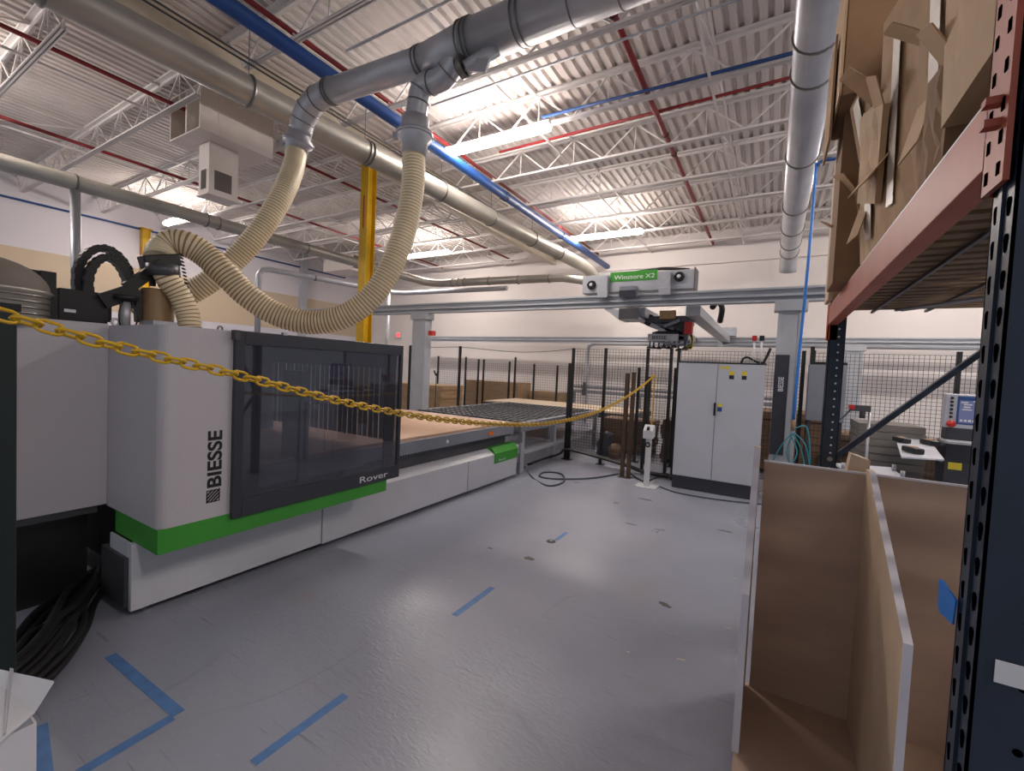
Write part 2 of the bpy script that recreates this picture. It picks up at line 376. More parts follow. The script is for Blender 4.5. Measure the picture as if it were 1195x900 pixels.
# branch duct in front with drops
bz = lambda x: 4.34+(-.12 if x > -2 else 0)
br = thing('branch_duct', 'wide silver branch duct overhead feeding the two flexible hoses', 'duct', (-2.5, 3, 4.35))
E0 = Vector((-4.25, 3, 4.42))
MB().tube([(-4.15, 3, 4.43), (-2.85, 3, 4.35)], .12, 28).build('narrow_run', 'galv', br)
MB().tube([(-2.85, 3, 4.35), (-2.35, 3, 4.335)], .12, 28, rr=[.12, .165]).build('taper', 'galv', br)
MB().tube([(-2.35, 3, 4.335), (3.0, 3, 4.33)], .165, 28, ).build('wide_run', 'galv', br)
for x, q in ((-4.12, .13), (-4.08, .13), (-2.88, .13), (-2.84, .13), (-2.37, .176), (-2.32, .176), (-2.28, .176), (-1.85, .174), (-1.8, .174), (-1.4, .172), (-1.05, .172), (-.7, .172), (0, .172), (.8, .172)):
    MB().tube([(x-.006, 3, 4.34+(.09 if x < -4 else .01 if x < -2.8 else 0)), (x+.006, 3, 4.34+(.09 if x < -4 else .01 if x < -2.8 else 0))], q, 28).build('joint_ring', 'steelring', br)
def elbow(pts, r, name, rr=None):
    p = spline(pts, 4); MB().tube(p, r, 24).build(name, 'galv', br)
    for i in range(3, len(p)-2, 3):
        dd = (p[i+1]-p[i-1]).normalized(); MB().tube([p[i]-dd*.005, p[i]+dd*.005], r+.008, 24).build('elbow_seam', 'steelring', br)
e1 = [(-4.15, 3, 4.43), YP(367, 118, 3.0), YP(355, 137, 3.0), YP(350, 155, 3.0)]
elbow(e1, .12, 'elbow')
c0, c1 = YP(350, 153, 3), YP(345, 182, 3)
def coupling(c0, c1):
    d = (c1-c0)
    MB().tube([c0, c0+d*.25, c0+d*.35, c0+d*.55, c0+d*.65, c1], .1, 24, rr=[.12, .125, .15, .155, .12, .11]).build('hose_coupling', 'galv', br)
    MB().tube([c0+d*.4, c0+d*.5], .163, 24).build('clamp_ring', 'zinc', br)
    MB().bar(c0+d*.45+Vector((-.15, -.06, 0)), c0+d*.45+Vector((-.19, -.08, 0)), .04, .05).build('clamp_latch', 'zinc', br)
coupling(c0, c1)
e2 = [(-2.42, 3, 4.3), (-2.6, 3, 4.13), YP(494, 100, 3), YP(488, 120, 3.0), YP(485, 140, 3)]
elbow(e2, .095, 'elbow')
c2, c3 = YP(485, 138, 3), YP(483, 182, 3)
coupling(c2, c3)
# small gate stub below the wide run
MB().tube([(-2.05, 3, 4.2), YP(543, 80, 2.9)], .055, 18).build('stub', 'galv', br)
MB().tube([YP(536, 80, 2.9), YP(542, 76, 2.9)], .085, 18).build('stub_collar', 'steelring', br)
p = YP(557, 76, 2.9); MB().rbox(p, (.22, .02, .1), (0, .35, 0)).build('gate_plate', 'galv', br)

def hose(lab, pts, r, r_end=None):
    P = resample(spline([Vector(p) for p in pts], 14), .0095)
    n = len(P); rr = []; mis = []
    for i in range(n):
        q = (r if not r_end else r+(r_end-r)*i/n); rr.append(q+(.006 if i % 3 == 0 else 0)); mis.append(1 if i % 3 == 2 or False else 0)
    return tag(MB().tube(P, r, 22, rr=rr, mis=mis).build('flexible_hose', ['hose', 'hoserib']), lab, 'hose')
def mixp(pl, y0, y1):
    n = len(pl)-1; return [YP(a, b, y0+(y1-y0)*i/n) for i, (a, b) in enumerate(pl)]
LPX = [(483, 178), (482, 215), (474, 262), (458, 308), (434, 346), (400, 370), (360, 376), (322, 366), (288, 344), (262, 318), (240, 298), (220, 286), (202, 284), (190, 292), (186, 304)]
LPY = [3.0, 2.98, 2.92, 2.82, 2.7, 2.55, 2.38, 2.2, 2.03, 1.9, 1.8, 1.7, 1.62, 1.56, 1.52]
hose('ribbed cream hose looping low in a U in front of the yellow column', [YP(p[0], p[1], y) for p, y in zip(LPX, LPY)], .098)
hose('ribbed cream hose slanting down from the left elbow behind the loop', mixp([(346, 178), (341, 200), (326, 234), (300, 274), (268, 308), (236, 334), (200, 350), (158, 356)], 3.0, 1.75), .1)

# coloured pipes
def pipe(lab, pts, r, m, name='overhead_pipe', cat='pipe', clips=()):
    t = thing(name, lab, cat, pts[0]); MB().tube(pts, r, 14).build('pipe_run', m, t)
    for c in clips: MB().torus(c[0], r+.006, .008, c[1], 16, 6).build('pipe_clamp', 'dgrey', t)
    return t
pb = pipe('thick blue pipe crossing diagonally under the joists', [(-4.83, -2, 5.1), (-4.83, 13.95, 5.1)], .085, 'blue', clips=[((-4.83, y, 5.1), (0, 1, 0)) for y in (1.8, 4.7, 7.5, 7.6, 10.3)])
for y in (1.8, 4.7, 7.5, 10.3): MB().cyl((-4.83, y, 5.18), (-4.83, y, ZB), .004, 5).build('hanger_rod', 'dgrey', pb)
pipe('red sprinkler pipe running beside the thick blue pipe', [(-5.12, -2, 5.5), (-5.12, 13.8, 5.5)], .032, 'red')
pipe('red sprinkler main running down the middle bay to the back wall', [(-1.71, -2, 5.52), (-1.71, 13.95, 5.52)], .038, 'red', clips=[((-1.71, y, 5.52), (0, 1, 0)) for y in (4.7, 7.4, 8.1)])
pipe('red sprinkler branch crossing the middle bay above the first light', [(-4.5, 6.8, 5.56), (2.5, 6.72, 5.56)], .022, 'red')
pipe('red sprinkler pipe nearest the left end of the silver duct', [(-8.25, -2, 5.5), (-8.22, 13.6, 5.5)], .03, 'red')
pipe('red sprinkler pipe furthest left, beyond the white air unit', [(-11.47, -2, 5.5), (-11.45, 13.6, 5.5)], .03, 'red')
pipe('thin blue air line along a joist in the middle bay', [(-3.2, 5.96, 5.44), (1.6, 6.12, 5.44)], .022, 'bluethin')
pipe('thin blue air line high along the left wall', [(-16.45, -2, 5.3), (-16.45, 13, 5.3)], .028, 'bluethin')
pipe('thin black conduit running along the right side of the girder', [(-5.95, -2, 5.36), (-5.95, 12, 5.36)], .012, 'dgrey')
pipe('second black conduit beside the first, closer to the joists', [(-5.85, -2, 5.36), (-5.85, 12, 5.36)], .012, 'dgrey')
pipe('grey conduit along the fourth joist in the middle bay', [(-4.4, 4.85, 5.34), (3.5, 4.85, 5.34)], .014, 'zinc')
pipe('grey conduit crossing above the branch duct', [(-4.6, 3.55, 5.34), (3.5, 3.55, 5.34)], .016, 'zinc')
h = thing('air_drop_hose', 'bright blue air hose hanging down beside the grey crane column', 'hose', (.3, 7.05, 4.5))
top = YP(953, 187, 7.05); bot = YP(928, 520, 7.05)
MB().tube(spline([YP(986, 184, 7.05)+Vector((.5, 0, 0)), YP(986, 184, 7.05), YP(962, 187, 7.05), YP(953, 194, 7.05)], 6), .022, 10).build('feed_pipe', 'bluethin', h)
MB().tube(spline([YP(953, 190, 7.05), YP(948, 250, 7.05), YP(940, 340, 7.05), YP(932, 420, 7.05), YP(926, 490, 7.05)], 6), .018, 10).build('hose_drop', 'azure', h)
MB().cyl(YP(926, 490, 7.05), YP(925, 503, 7.05), .022).build('brass_fitting', 'tan', h)
for i, (a, b, c) in enumerate((((925, 505), (912, 520), (898, 545)), ((925, 505), (935, 525), (940, 550)), ((925, 505), (918, 530), (930, 555)), ((927, 505), (940, 520), (947, 555)), ((923, 508), (930, 530), (916, 552)), ((926, 500), (942, 500), (946, 540)))):
    MB().tube(spline([YP(*a, 7.03-i*.02), YP(*b, 7.0-i*.02), YP(*c, 7.0-i*.02)], 6), .008, 6).build('aqua_tail', 'aqua', h)

# ------------------------------------------------------------ lights
def striplight(x0, x1, y, lab, z=5.2):
    t = thing('strip_light', lab, 'ceiling light', ((x0+x1)/2, y, z), 'fluorescent strip lights')
    MB().box((x0-.02, y-.05, z+.05), (x1+.02, y+.05, z+.1)).build('housing', 'joist', t)
    # rounded wraparound lens
    prof = [(y-.075, z+.05), (y-.08, z+.02), (y-.06, z-.02), (y, z-.035), (y+.06, z-.02), (y+.08, z+.02), (y+.075, z+.05)]
    MB().prism(prof, 0, x0, x1).build('lens', 'tube', t)
    for x in (x0+.3, x1-.3): MB().cyl((x, y, z+.1), (x, y, ZB+.01), .004, 5).build('hanger_rod', 'dgrey', t)
striplight(-4.95, -3.04, 5.87, 'glowing strip light nearest the camera, right of the blue pipe')
striplight(-4.92, -3.02, 11.15, 'glowing strip light near the back wall, right of the blue pipe')
striplight(-11.0, -8.97, 10.95, 'glowing strip light seen behind the U-shaped hose')
striplight(-14.7, -13.3, 5.67, 'glowing strip light at far left beside the yellow column')
striplight(-10.9, -9.0, .3, 'added glowing strip light out of view at the near left')  # unseen strip added to light the near left of the hall
striplight(2.2, 4.1, .4, 'added glowing strip light out of view above the rack')  # unseen strip added on the right to brighten the ceiling
striplight(2.2, 4.1, 5.87, 'added glowing strip light hidden behind the cartons')  # also added for ceiling brightness, never in view
striplight(2.8, 4.7, 11.15, 'added glowing strip light unseen at the back right, behind the rack')  # last of the unseen strips added to brighten the right side

# ------------------------------------------------------------ HVAC
hv = thing('air_handler', 'boxy white air unit with square diffuser hanging at upper left', 'air conditioner', (-8, 3.7, 5))
x0, x1, y0, y1 = -8.45, -7.5, 3.29, 4.4
MB().box((x0, y0+.25, 5.0), (x1, y1, 5.66)).build('body', 'hvac', hv, .01)
MB().box((x0, y0, 5.0), (x1, y0+.25, 5.02)).box((x0, y0, 5.64), (x1, y0+.25, 5.66)).box((x0, y0, 5.02), (x0+.02, y0+.25, 5.64)).box((x1-.02, y0, 5.02), (x1, y0+.25, 5.64)).box((x0+.45, y0+.02, 5.02), (x0+.5, y0+.25, 5.64)).build('intake_hood', 'hvac', hv)
MB().box((x0+.04, y0+.2, 5.03), (x0+.44, y0+.24, 5.63)).build('filter', 'card2', hv, label='brown filter panel')
dx0, dx1, dy0, dy1, dz = -8.12, -7.8, 3.56, 4.0, 4.2
MB().box((dx0, dy0, dz), (dx1, dy1, 5.0)).build('drop_box', 'hvac', hv, .006)
gl = MB()
for k in range(9): gl.box((dx1, dy0+.1+k*.027, dz+.09), (dx1+.006, dy0+.112+k*.027, dz+.37))
gl.box((dx1, dy0+.08, dz+.08), (dx1+.003, dy1-.1, dz+.38)); gl.build('grille', 'louvre', hv, label='grey louvre grille on the right side')
gl = MB().box((dx0+.08, dy0-.004, dz+.08), (dx1-.08, dy0, dz+.38))
for k in range(6): gl.box((dx0+.09+k*.026, dy0-.008, dz+.09), (dx0+.102+k*.026, dy0-.004, dz+.37))
gl.build('grille', 'louvre', hv)
MB().box((dx0-.02, dy0-.02, dz-.02), (dx1+.02, dy1+.02, dz)).build('bottom_flange', 'hvac', hv)
for x in (x0+.05, x1-.05):
    for y in (y0+.3, y1-.1): MB().cyl((x, y, 5.66), (x, y, ZT), .006, 5).build('hanger_rod', 'dgrey', hv)
u = thing('unit_heater', 'white box heater hanging at the far left corner behind the duct', 'heater', (-14, 11, 5))
MB().box((-14.8, 10.7, 4.95), (-13.3, 11.6, 5.6)).build('body', 'hvac', u, .02); MB().box((-13.29, 10.85, 5.05), (-13.27, 11.5, 5.5)).build('grille', 'louvre', u)
MB().cyl((-14, 11.1, 5.6), (-14, 11.1, ZT), .01, 6).build('hanger_rod', 'dgrey', u)

# ------------------------------------------------------------ CNC machine
mc = thing('cnc_router', 'long grey, white and green panel-cutting router with smoked glass guard', 'machine', (-4, 3, 0))
HX = -3.0; H0, H1 = 1.14, 1.53
# hood: rounded corner column (side + front) open inside
pl = [(-3.75, H0)]
for k in range(7):
    a = -PI/2+PI/2*k/6; pl.append((HX-.05+.05*math.cos(a), H0+.05+.05*math.sin(a)))
pl += [(HX, H1), (HX-.03, H1), (HX-.03, H0+.055), (HX-.055, H0+.03), (-3.75, H0+.03)]
hd = MB().prism(pl, 2, .62, 1.81); ho = hd.build('hood_cover', 'hood', mc)
MB().box((-5.0, H0+.03, 1.775), (-3.03, 3.0, 1.8)).build('roof_panel', 'hood', mc)
MB().box((-5.0, H0, .65), (-4.97, 3.0, .8)).box((-5.0, H0, 1.6), (-4.97, 3.0, 1.8)).box((-5.0, H0, .8), (-4.97, H0+.15, 1.6)).box((-5, 1.95, .8), (-4.97, 2.1, 1.6)).box((-5, 2.85, .8), (-4.97, 3.0, 1.6)).build('rear_frame', 'mgrey', mc)
MB().box((-4.99, H0+.15, .8), (-4.98, 2.85, 1.6)).build('rear_window', 'glass', mc)
# rear offset side panel (further left)
MB().box((-3.79, .55, .63), (-3.75, H0, 1.82)).build('side_cover', 'hood', mc, .004)
MB().box((-5.0, .55, .66), (-3.79, .58, 1.8)).box((-5, .55, 1.78), (-3.79, H0, 1.8)).build('side_housing', 'hood', mc)
# green band with beveled base
pl = [(-3.62, H0+.004), (HX+.002, H0-.002), (HX+.002, 2.89), (HX-.06, 2.89), (HX-.06, H0+.06), (-3.62, H0+.06)]
MB().prism(pl, 2, .475, .62).build('green_band', 'green', mc)
MB().box((-3.7, H0+.06, .475), (HX-.06, 2.86, .5)).build('band_floor', 'dgrey', mc)
# glass guard
GX = HX+.03; GZ0, GZ1, GY0, GY1 = .585, 1.815, 1.53, 3.02
g = MB().box((HX, GY0, GZ0), (GX, GY0+.06, GZ1)).box((HX, GY1-.035, GZ0), (GX, GY1, GZ1)).box((HX, GY0+.06, GZ1-.09), (GX, GY1-.035, GZ1)).box((HX, GY0+.06, GZ0), (GX, GY1-.035, GZ0+.12))
gf = g.build('guard_frame', 'anthr', mc, .004)
MB().box((HX+.01, GY0+.06, GZ0+.12), (HX+.02, GY1-.035, GZ1-.09)).build('guard_glass', 'glass', mc)
text('Rover', 'model_lettering', 'label', (GX+.001, 2.55, .615), (0, 1, 0), (0, 0, 1), .075, gf, width=1.75, label='silver lettering on the guard frame')
MB().box((HX-.03, GY0+.02, GZ0+.1), (HX-.02, GY0+.2, GZ1-.08)).build('inner_post', 'black', mc)
MB().box((HX-.03, GY1-.16, GZ0+.1), (HX-.02, GY1-.04, GZ1-.08)).build('curtain_edge', 'black', mc)
cs = MB()
for k in range(3): cs.box((HX-.04-.002*k, GY1-.15+.045*k, .95), (HX-.032-.002*k, GY1-.11+.045*k, 1.72))
cs.build('curtain_strip', 'strip', mc)
MB().rbox((GX, GY0+.0, GZ1-.03), (.05, .03, .06)).build('hinge', 'dgrey', mc); MB().rbox((GX-.01, GY0+.33, GZ1+.005), (.03, .03, .02)).build('roller_clip', 'zinc', mc)
# end wall of hood at the open right side, with strip curtains
ec = MB()
for k in range(24): ec.box((-4.95+k*.075, 2.985+.004*(k % 2), .92), (-4.89+k*.075, 2.99+.004*(k % 2), 1.6))
ec.build('strip_curtain', 'strip', mc)
MB().box((-4.97, 2.96, 1.6), (-3.03, 3.0, 1.78)).build('curtain_header', 'dgrey', mc)
# brand on the hood, reading upward
text('BIESSE', 'brand_lettering', 'black', (HX+.0015, 1.472, .808), (0, 0, 1), (0, -1, 0), .112, mc, width=1.2, off=.003, label='bold black lettering up the hood corner')
lg = MB(); zb, yb, q = .72, 1.39, .078
lg.box((HX, yb, zb), (HX+.001, yb+q, zb+.006)).box((HX, yb, zb+q-.006), (HX+.001, yb+q, zb+q)).box((HX, yb, zb), (HX+.001, yb+.006, zb+q)).box((HX, yb+q-.006, zb), (HX+.001, yb+q, zb+q))
for k in range(-2, 3):
    o = k*.022; a = (max(0, o), max(0, -o)); b = (min(q, q+o), min(q, q-o))
    lg.bar((HX+.0005, yb+a[0], zb+a[1]), (HX+.0005, yb+b[0], zb+b[1]), .001, .011, up=(0, 1, 0))
lg.build('brand_emblem', 'black', mc)
# bed: skirt, upper slope, table
sk = thing
MB().box((-3.34, 1.12, .05), (-3.3, 2.445, .474)).build('skirt_panel', 'white', mc, .004)
MB().box((-3.34, 2.455, .04), (-3.3, 4.58, .43)).box((-3.34, 2.455, .43), (-3.3, 2.89, .474)).build('skirt_panel', 'white', mc, .004)
MB().box((-3.34, 4.59, .035), (-3.3, 5.84, .43)).build('skirt_panel', 'white', mc, .004)
MB().prism([(-3.3, .43), (-3.34, .43), (-3.44, .5), (-3.42, .5)], 1, 2.9, 5.84).build('sloped_cover', 'white', mc)
MB().box((-3.7, 1.1, .07), (-3.34, 1.13, .38)).build('skirt_end', 'dgrey', mc); MB().box((-3.62, 1.118, .38), (-3.34, 1.13, .474)).build('end_plate', 'white', mc)
gc = MB().prism([(-3.29, .3), (-3.29, .44), (-3.36, .52), (-3.46, .52), (-3.46, .3)], 1, 5.2, 5.845).build('green_end_cap', 'green', mc)
text('Rover B', 'model_lettering', 'label', (-3.288, 5.3, .32), (0, 1, 0), (0, 0, 1), .05, gc, width=1.1)
MB().box((-3.5, 2.8, .5), (-3.44, 5.7, .65)).build('side_rail', 'dgrey', mc)
MB().box((-5.9, 1.2, .18), (-3.5, 5.8, .62)).build('bed_frame', 'black', mc)
MB().box((-6.0, 1.25, .64), (-3.37, 5.83, .8)).build('table_side', 'mgrey', mc, .004)
rk = MB()
for k in range(70): rk.box((-3.37, 2.95+k*.04, .645), (-3.362, 2.972+k*.04, .662))
rk.build('toothed_rack', 'black', mc)
MB().box((-5.95, 1.3, .8), (-3.42, 5.8, .83)).build('spoilboard', 'spoil', mc)
MB().box((-3.37, 5.12, .7), (-3.362, 5.25, .75)).build('amber_marker', 'amber', mc); MB().lathe((-3.37, 4.22, .72), [(.001, .012), (.02, .01), (.024, 0)], 12, axis='x').build('round_button', 'label', mc)
for y in (1.5, 2.4, 3.7, 4.9, 5.6):
    MB().cyl((-3.42, y, 0), (-3.42, y, .012), .07).cyl((-3.42, y, .012), (-3.42, y, .2), .02).build('levelling_foot', 'dgrey', mc)
# interior gantry seen through the glass
MB().box((-4.9, 1.7, .95), (-4.5, 2.1, 1.5)).box((-3.5, 1.62, .95), (-3.2, 1.8, 1.1)).build('gantry_beam', 'mgrey', mc)
MB().box((-3.6, 2.25, .62), (-3.35, 2.33, 1.55)).box((-3.62, 2.15, .62), (-3.4, 2.45, .8)).build('gantry_leg', 'dgrey', mc)
MB().prism([(1.6, 1.3), (2.15, 1.3), (2.3, 1.1), (2.1, .95), (1.6, 1.0)], 0, -4.0, -3.95).build('extraction_hood', 'mgrey', mc)
# end connection
MB().cyl((-3.35, 5.9, .2), (-3.35, 5.9, .48), .035).cyl((-3.35, 5.84, .35), (-3.35, 6.0, .35), .03).box((-3.3, 5.95, .0), (-3.34, 5.99, .5)).build('air_inlet', 'zinc', mc)
# dark machinery on top of the hood
dm = XP(8, 352, -3.95)
pr = [(.28, -.24), (.28, -.2)]
dome = MB().lathe((-3.95, .62, 1.98), [(.29*math.cos(a), .19*math.sin(a)) for a in [PI/2*k/8 for k in range(9)]], 28).build('dust_dome', 'rust', mc)
MB().lathe((-3.95, .62, 1.98), [(.30, 0), (.305, -.01), (.29, -.02), (.285, -.2)], 28).build('dome_collar', 'galvdull', mc)
for k in range(4): MB().torus((-3.95, .62, 1.945-k*.035), .288, .007, n=28).build('collar_band', 'steelring', mc)
MB().box((-3.97, .86, 1.8), (-3.9, .93, 2.12)).rbox((-3.95, .86, 2.1), (.06, .12, .04)).build('dome_bracket', 'black', mc)
bx = MB().box((-4.3, .94, 1.8), (-3.9, 1.18, 2.03)).build('control_box', 'black', mc, .006)
MB().box((-3.9, .965, 1.88), (-3.898, 1.02, 1.9)).build('box_label', 'label', bx)
def arch(x, y0, y1, z0, zt, w):
    cy = (y0+y1)/2; ry = (y1-y0)/2; rz = zt-z0-.08
    P = [(x, y0, z0-.04)]+[(x, cy-ry*math.cos(a), z0+rz*math.sin(a)+.08*min(1, math.sin(a)*3)) for a in [PI*k/24 for k in range(25)]]+[(x, y1, z0-.04)]
    m = MB()
    for a, b in zip(P, P[1:]): m.bar(a, b, w, .045, up=(1, 0, 0) if False else (0, 0, 1))
    return m
def carrier(x, y0, y1, z0, zt):
    P = spline([Vector((x, y0, z0)), Vector((x, y0, z0+(zt-z0)*.55)), Vector((x, y0+(y1-y0)*.2, z0+(zt-z0)*.88)), Vector((x, (y0+y1)/2, zt)), Vector((x, y0+(y1-y0)*.8, z0+(zt-z0)*.85)), Vector((x, y1, z0+(zt-z0)*.5)), Vector((x, y1, z0))], 5)
    m = MB()
    for i, (a, b) in enumerate(zip(P, P[1:])):
        d = b-a; n = Vector((1, 0, 0)).cross(d).normalized()*(.02 if i % 2 else .024)
        h = Vector((.035, 0, 0)); m.add([a-n-h, a+n-h, a+n+h, a-n+h, b-n-h, b+n-h, b+n+h, b-n+h], [(0, 1, 2, 3), (7, 6, 5, 4), (0, 4, 5, 1), (1, 5, 6, 2), (2, 6, 7, 3), (3, 7, 4, 0)])
    return m
carrier(-4.02, 1.06, 1.34, 1.98, 2.35).build('cable_carrier', 'black', mc)
carrier(-3.94, 1.09, 1.30, 1.95, 2.28).build('cable_carrier', 'black', mc)
Q = lambda a, b, x=-3.9: XP(a, b, x)
MB().bar(Q(118, 352), Q(160, 338), .06, .1).bar(Q(148, 336), Q(190, 308), .06, .075).build('swing_arm', 'black', mc)
MB().bar(Q(165, 306, -3.95), Q(207, 304, -3.95), .12, .09).build('arm_head', 'black', mc, .01)
MB().cyl(Q(190, 309, -3.85), Q(191, 323, -3.85), .1, 20).build('hose_socket', 'dgrey', mc)
MB().bar(Q(178, 325), Q(178, 334), .03).bar(Q(188, 322), Q(188, 334), .03).bar(Q(196, 322), Q(196, 334), .03).build('canister_bracket', 'black', mc)
c = Q(184, 355, -3.95)
MB().lathe((c.x, c.y, 0), [(.0, 2.115), (.095, 2.112), (.1, 2.1), (.1, 1.82)], 24).build('dust_canister', 'tan', mc)
MB().box((c.x-.02, c.y-.12, 1.8), (c.x+.12, c.y+.22, 1.83)).build('canister_base', 'black', mc)
c = Q(146, 360, -3.88)
MB().cyl((c.x, c.y, 1.8), (c.x, c.y, 1.99), .03).build('air_cylinder', 'zinc', mc); MB().cyl((c.x, c.y, 2.0), (c.x, c.y, 2.03), .07).build('cylinder_cap', 'black', mc)
for dy in (-.035, .045): MB().tube(spline([(c.x+.03, c.y+dy, 1.81), (c.x+.04, c.y+dy*1.3, 1.9), (c.x+.02, c.y+dy*.6, 1.99)], 4), .005, 6).build('hose_lead', 'black', mc)
c = Q(135, 376, -3.86); MB().torus(c, .022, .008, (1, .3, 0)).build('ring_gauge', 'label', mc)
c = Q(257, 381, -3.2); MB().torus((c.x, c.y, 1.825), .018, .006, (1, .3, 0)).build('lifting_eye', 'steelring', mc)
MB().box((-3.92, 1.36, 1.8), (-3.7, 1.5, 1.87)).build('valve_block', 'zinc', mc)
MB().bar(Q(162, 340, -3.95), Q(163, 376, -3.95), .05).build('spindle_post', 'black', mc); MB().bar(Q(126, 345, -3.95), Q(126, 376, -3.95), .03).build('spindle_post', 'black', mc)
m = MB()
for k in range(10):
    c = Q(211+.8*k, 297+4.2*k, -3.95); m.torus(c, .012, .004, (0, .4, 1), 10, 5)
m.build('coiled_lead', 'black', mc)
# third hose inside into the hood
hose('short ribbed cream hose curving down from the arm into the hood', [Q(191, 312, -3.84), Q(196, 326, -3.82), Q(210, 345, -3.8), Q(219, 366, -3.78), Q(222, 384, -3.76)], .072)
MB().box((-4.9, .6, 0), (-3.95, 1.1, .62)).build('rear_cabinet', 'black', mc)
MB().box((-3.9, .62, .58), (-3.78, 1.1, .62)).build('under_rail', 'dgrey', mc)

# dark cables bundle
cb = thing('cable_bundle', 'thick bundle of black cables spilling from under the router', 'cable', (-3.2, .8, 0))
for k in range(16):
    o = k*.03; z = .03+.02*(k % 3)+.012*k*(k < 8)
    P = [(-3.9-o*.2, 1.2-o*.3, z), (-3.55-.1*math.sin(k), 1.02-o*.5, z+.03), (-3.2-o*.35+.03*math.sin(2*k), .88-o*.55, z+.05), (-2.95-o*.4, .7-o*.45, z+.02), (-2.78-o*.35, .45-o*.4, z)]
    MB().tube(spline([Vector(p) for p in P], 5), .02, 8).build('cable', 'cable', cb)

# near dark post on the left
p = thing('machine_post', 'dark green steel post at the left edge of the photo', 'post', (-2.6, .4, 0))
MB().box((-2.66, .2, 0), (-2.5, .49, 1.78)).build('shaft', 'dpost', p, .006); MB().box((-2.7, .1, 0), (-2.46, .5, .015)).build('base_plate', 'dpost', p)
MB().box((-2.68, .2, 1.78), (-2.5, .5, 1.81)).build('cap', 'black', p)

# white open carton near left bottom
w = thing('white_box', 'white corrugated box with open flap at lower left corner', 'box', (-1.9, .3, 0))
p1, p2, p3, p4 = ZP(-30, 777, .62), ZP(63, 797, .60), ZP(40, 833, .53), ZP(-30, 893, .50)
n_ = Vector((0, 0, .006))
def sheet(q, m, nm): return MB().add(list(q)+[v+n_ for v in q], [(0, 3, 2, 1), (4, 5, 6, 7), (0, 1, 5, 4), (1, 2, 6, 5), (2, 3, 7, 6), (3, 0, 4, 7)]).build(nm, m, w)
sheet([p1, p2, p3, p4], 'label', 'flap')
sheet([p2.lerp(p1, .55)+n_*2, p2.lerp(p1, .5)+n_*2, p3.lerp(p4, .5)+n_*2, p3.lerp(p4, .55)+n_*2], 'hood', 'fold_line')
bq = [p3, p3+Vector((-.5, .0, 0)), p3+Vector((-.5, -.32, 0)), p3+Vector((0, -.32, 0))]; m_ = MB()
for u_, v_ in zip(bq, bq[1:]+bq[:1]):
    a_, b_ = Vector((u_.x, u_.y, 0)), Vector((v_.x, v_.y, 0)); t_ = (v_-u_).cross(Vector((0, 0, 1))).normalized()*.005
    vs_ = [a_, b_, Vector((v_.x, v_.y, .5)), Vector((u_.x, u_.y, .5))]
    m_.add(vs_+[q_+t_ for q_ in vs_], [(0, 3, 2, 1), (4, 5, 6, 7), (0, 1, 5, 4), (1, 2, 6, 5), (2, 3, 7, 6), (3, 0, 4, 7)])
m_.build('body', 'label', w)

# ------------------------------------------------------------ chain
cps = [(-60, 352), (0, 367), (60, 383), (125, 402), (200, 420), (270, 436), (340, 454), (400, 469), (465, 482), (520, 490), (580, 495), (640, 494), (690, 483), (725, 467), (750, 450), (765, 437)]
S0 = F_*1.0; 
st = CAM+ (F_+R_*((-60-597.5)/FPX)-U_*((352-450)/FPX))*.85; en = YP(765, 437, 7.5)
pn = Vector((en-st)).cross(Vector((0, 0, 1))).normalized()
def onplane(px, py):
    d = F_+R_*((px-597.5)/FPX)-U_*((py-450)/FPX); return CAM+d*((st-CAM).dot(pn)/d.dot(pn))
CP = [onplane(*c) for c in cps]
path = resample(spline(CP, 30), .036)
def link(m, c, d, flip, L=.05, W=.026, r=.0042):
    d = d.normalized(); s = d.cross(Vector((0, 0, 1))).normalized(); u = s.cross(d)
    w = (s+u*.35).normalized() if flip else (u-s*.35).normalized()
    h = L/2-W/2; ring = []
    for k in range(6): a = -PI/2+PI*k/5; ring.append(c+d*(h+W/2*math.cos(a)*.9)+w*(W/2*math.sin(a)))
    for k in range(6): a = PI/2+PI*k/5; ring.append(c+d*(-h+W/2*math.cos(a)*.9)+w*(W/2*math.sin(a)))
    n = len(ring); o = len(m.v); nn = d.cross(w); K = 6
    for i, p in enumerate(ring):
        out = (p-c-d*max(-h, min(h, (p-c).dot(d)))).normalized()
        for j in range(K): q = 2*PI*j/K; m.v.append(tuple(p+out*(r*math.cos(q))+nn*(r*math.sin(q))))
    for i in range(n):
        for j in range(K):
            m.f.append((o+i*K+j, o+((i+1) % n)*K+j, o+((i+1) % n)*K+(j+1) % K, o+i*K+(j+1) % K)); m.m.append(0); m.sm.append(True)
cm = MB()
for i in range(1, len(path)-1): link(cm, path[i], path[i+1]-path[i-1], i % 2)
tag(cm.build('plastic_chain', 'chain'), 'yellow plastic barrier chain sagging across the view to the fence', 'chain')
cm = MB(); a, b = en+Vector((-.0, -.02, -.01)), YP(760, 497, 7.0); a = YP(764, 440, 7.3); b = YP(760, 496, 7.0); b.y = 7.3; b = YP(760, 496, 7.3); b2 = Vector((a.x, 7.3, b.z))
n = int((a-b2).length/.036)
for i in range(n+1): link(cm, a.lerp(b2, i/n), Vector((.001, .0, -1)).cross(Vector((0, 1, 0))).cross(Vector((0, 1, 0)))*-1 if False else Vector((.02, .01, -1)), i % 2, r=.005)
tag(cm.build('plastic_chain', 'chain'), 'yellow plastic chain end hanging straight down above the white pedestal', 'chain')

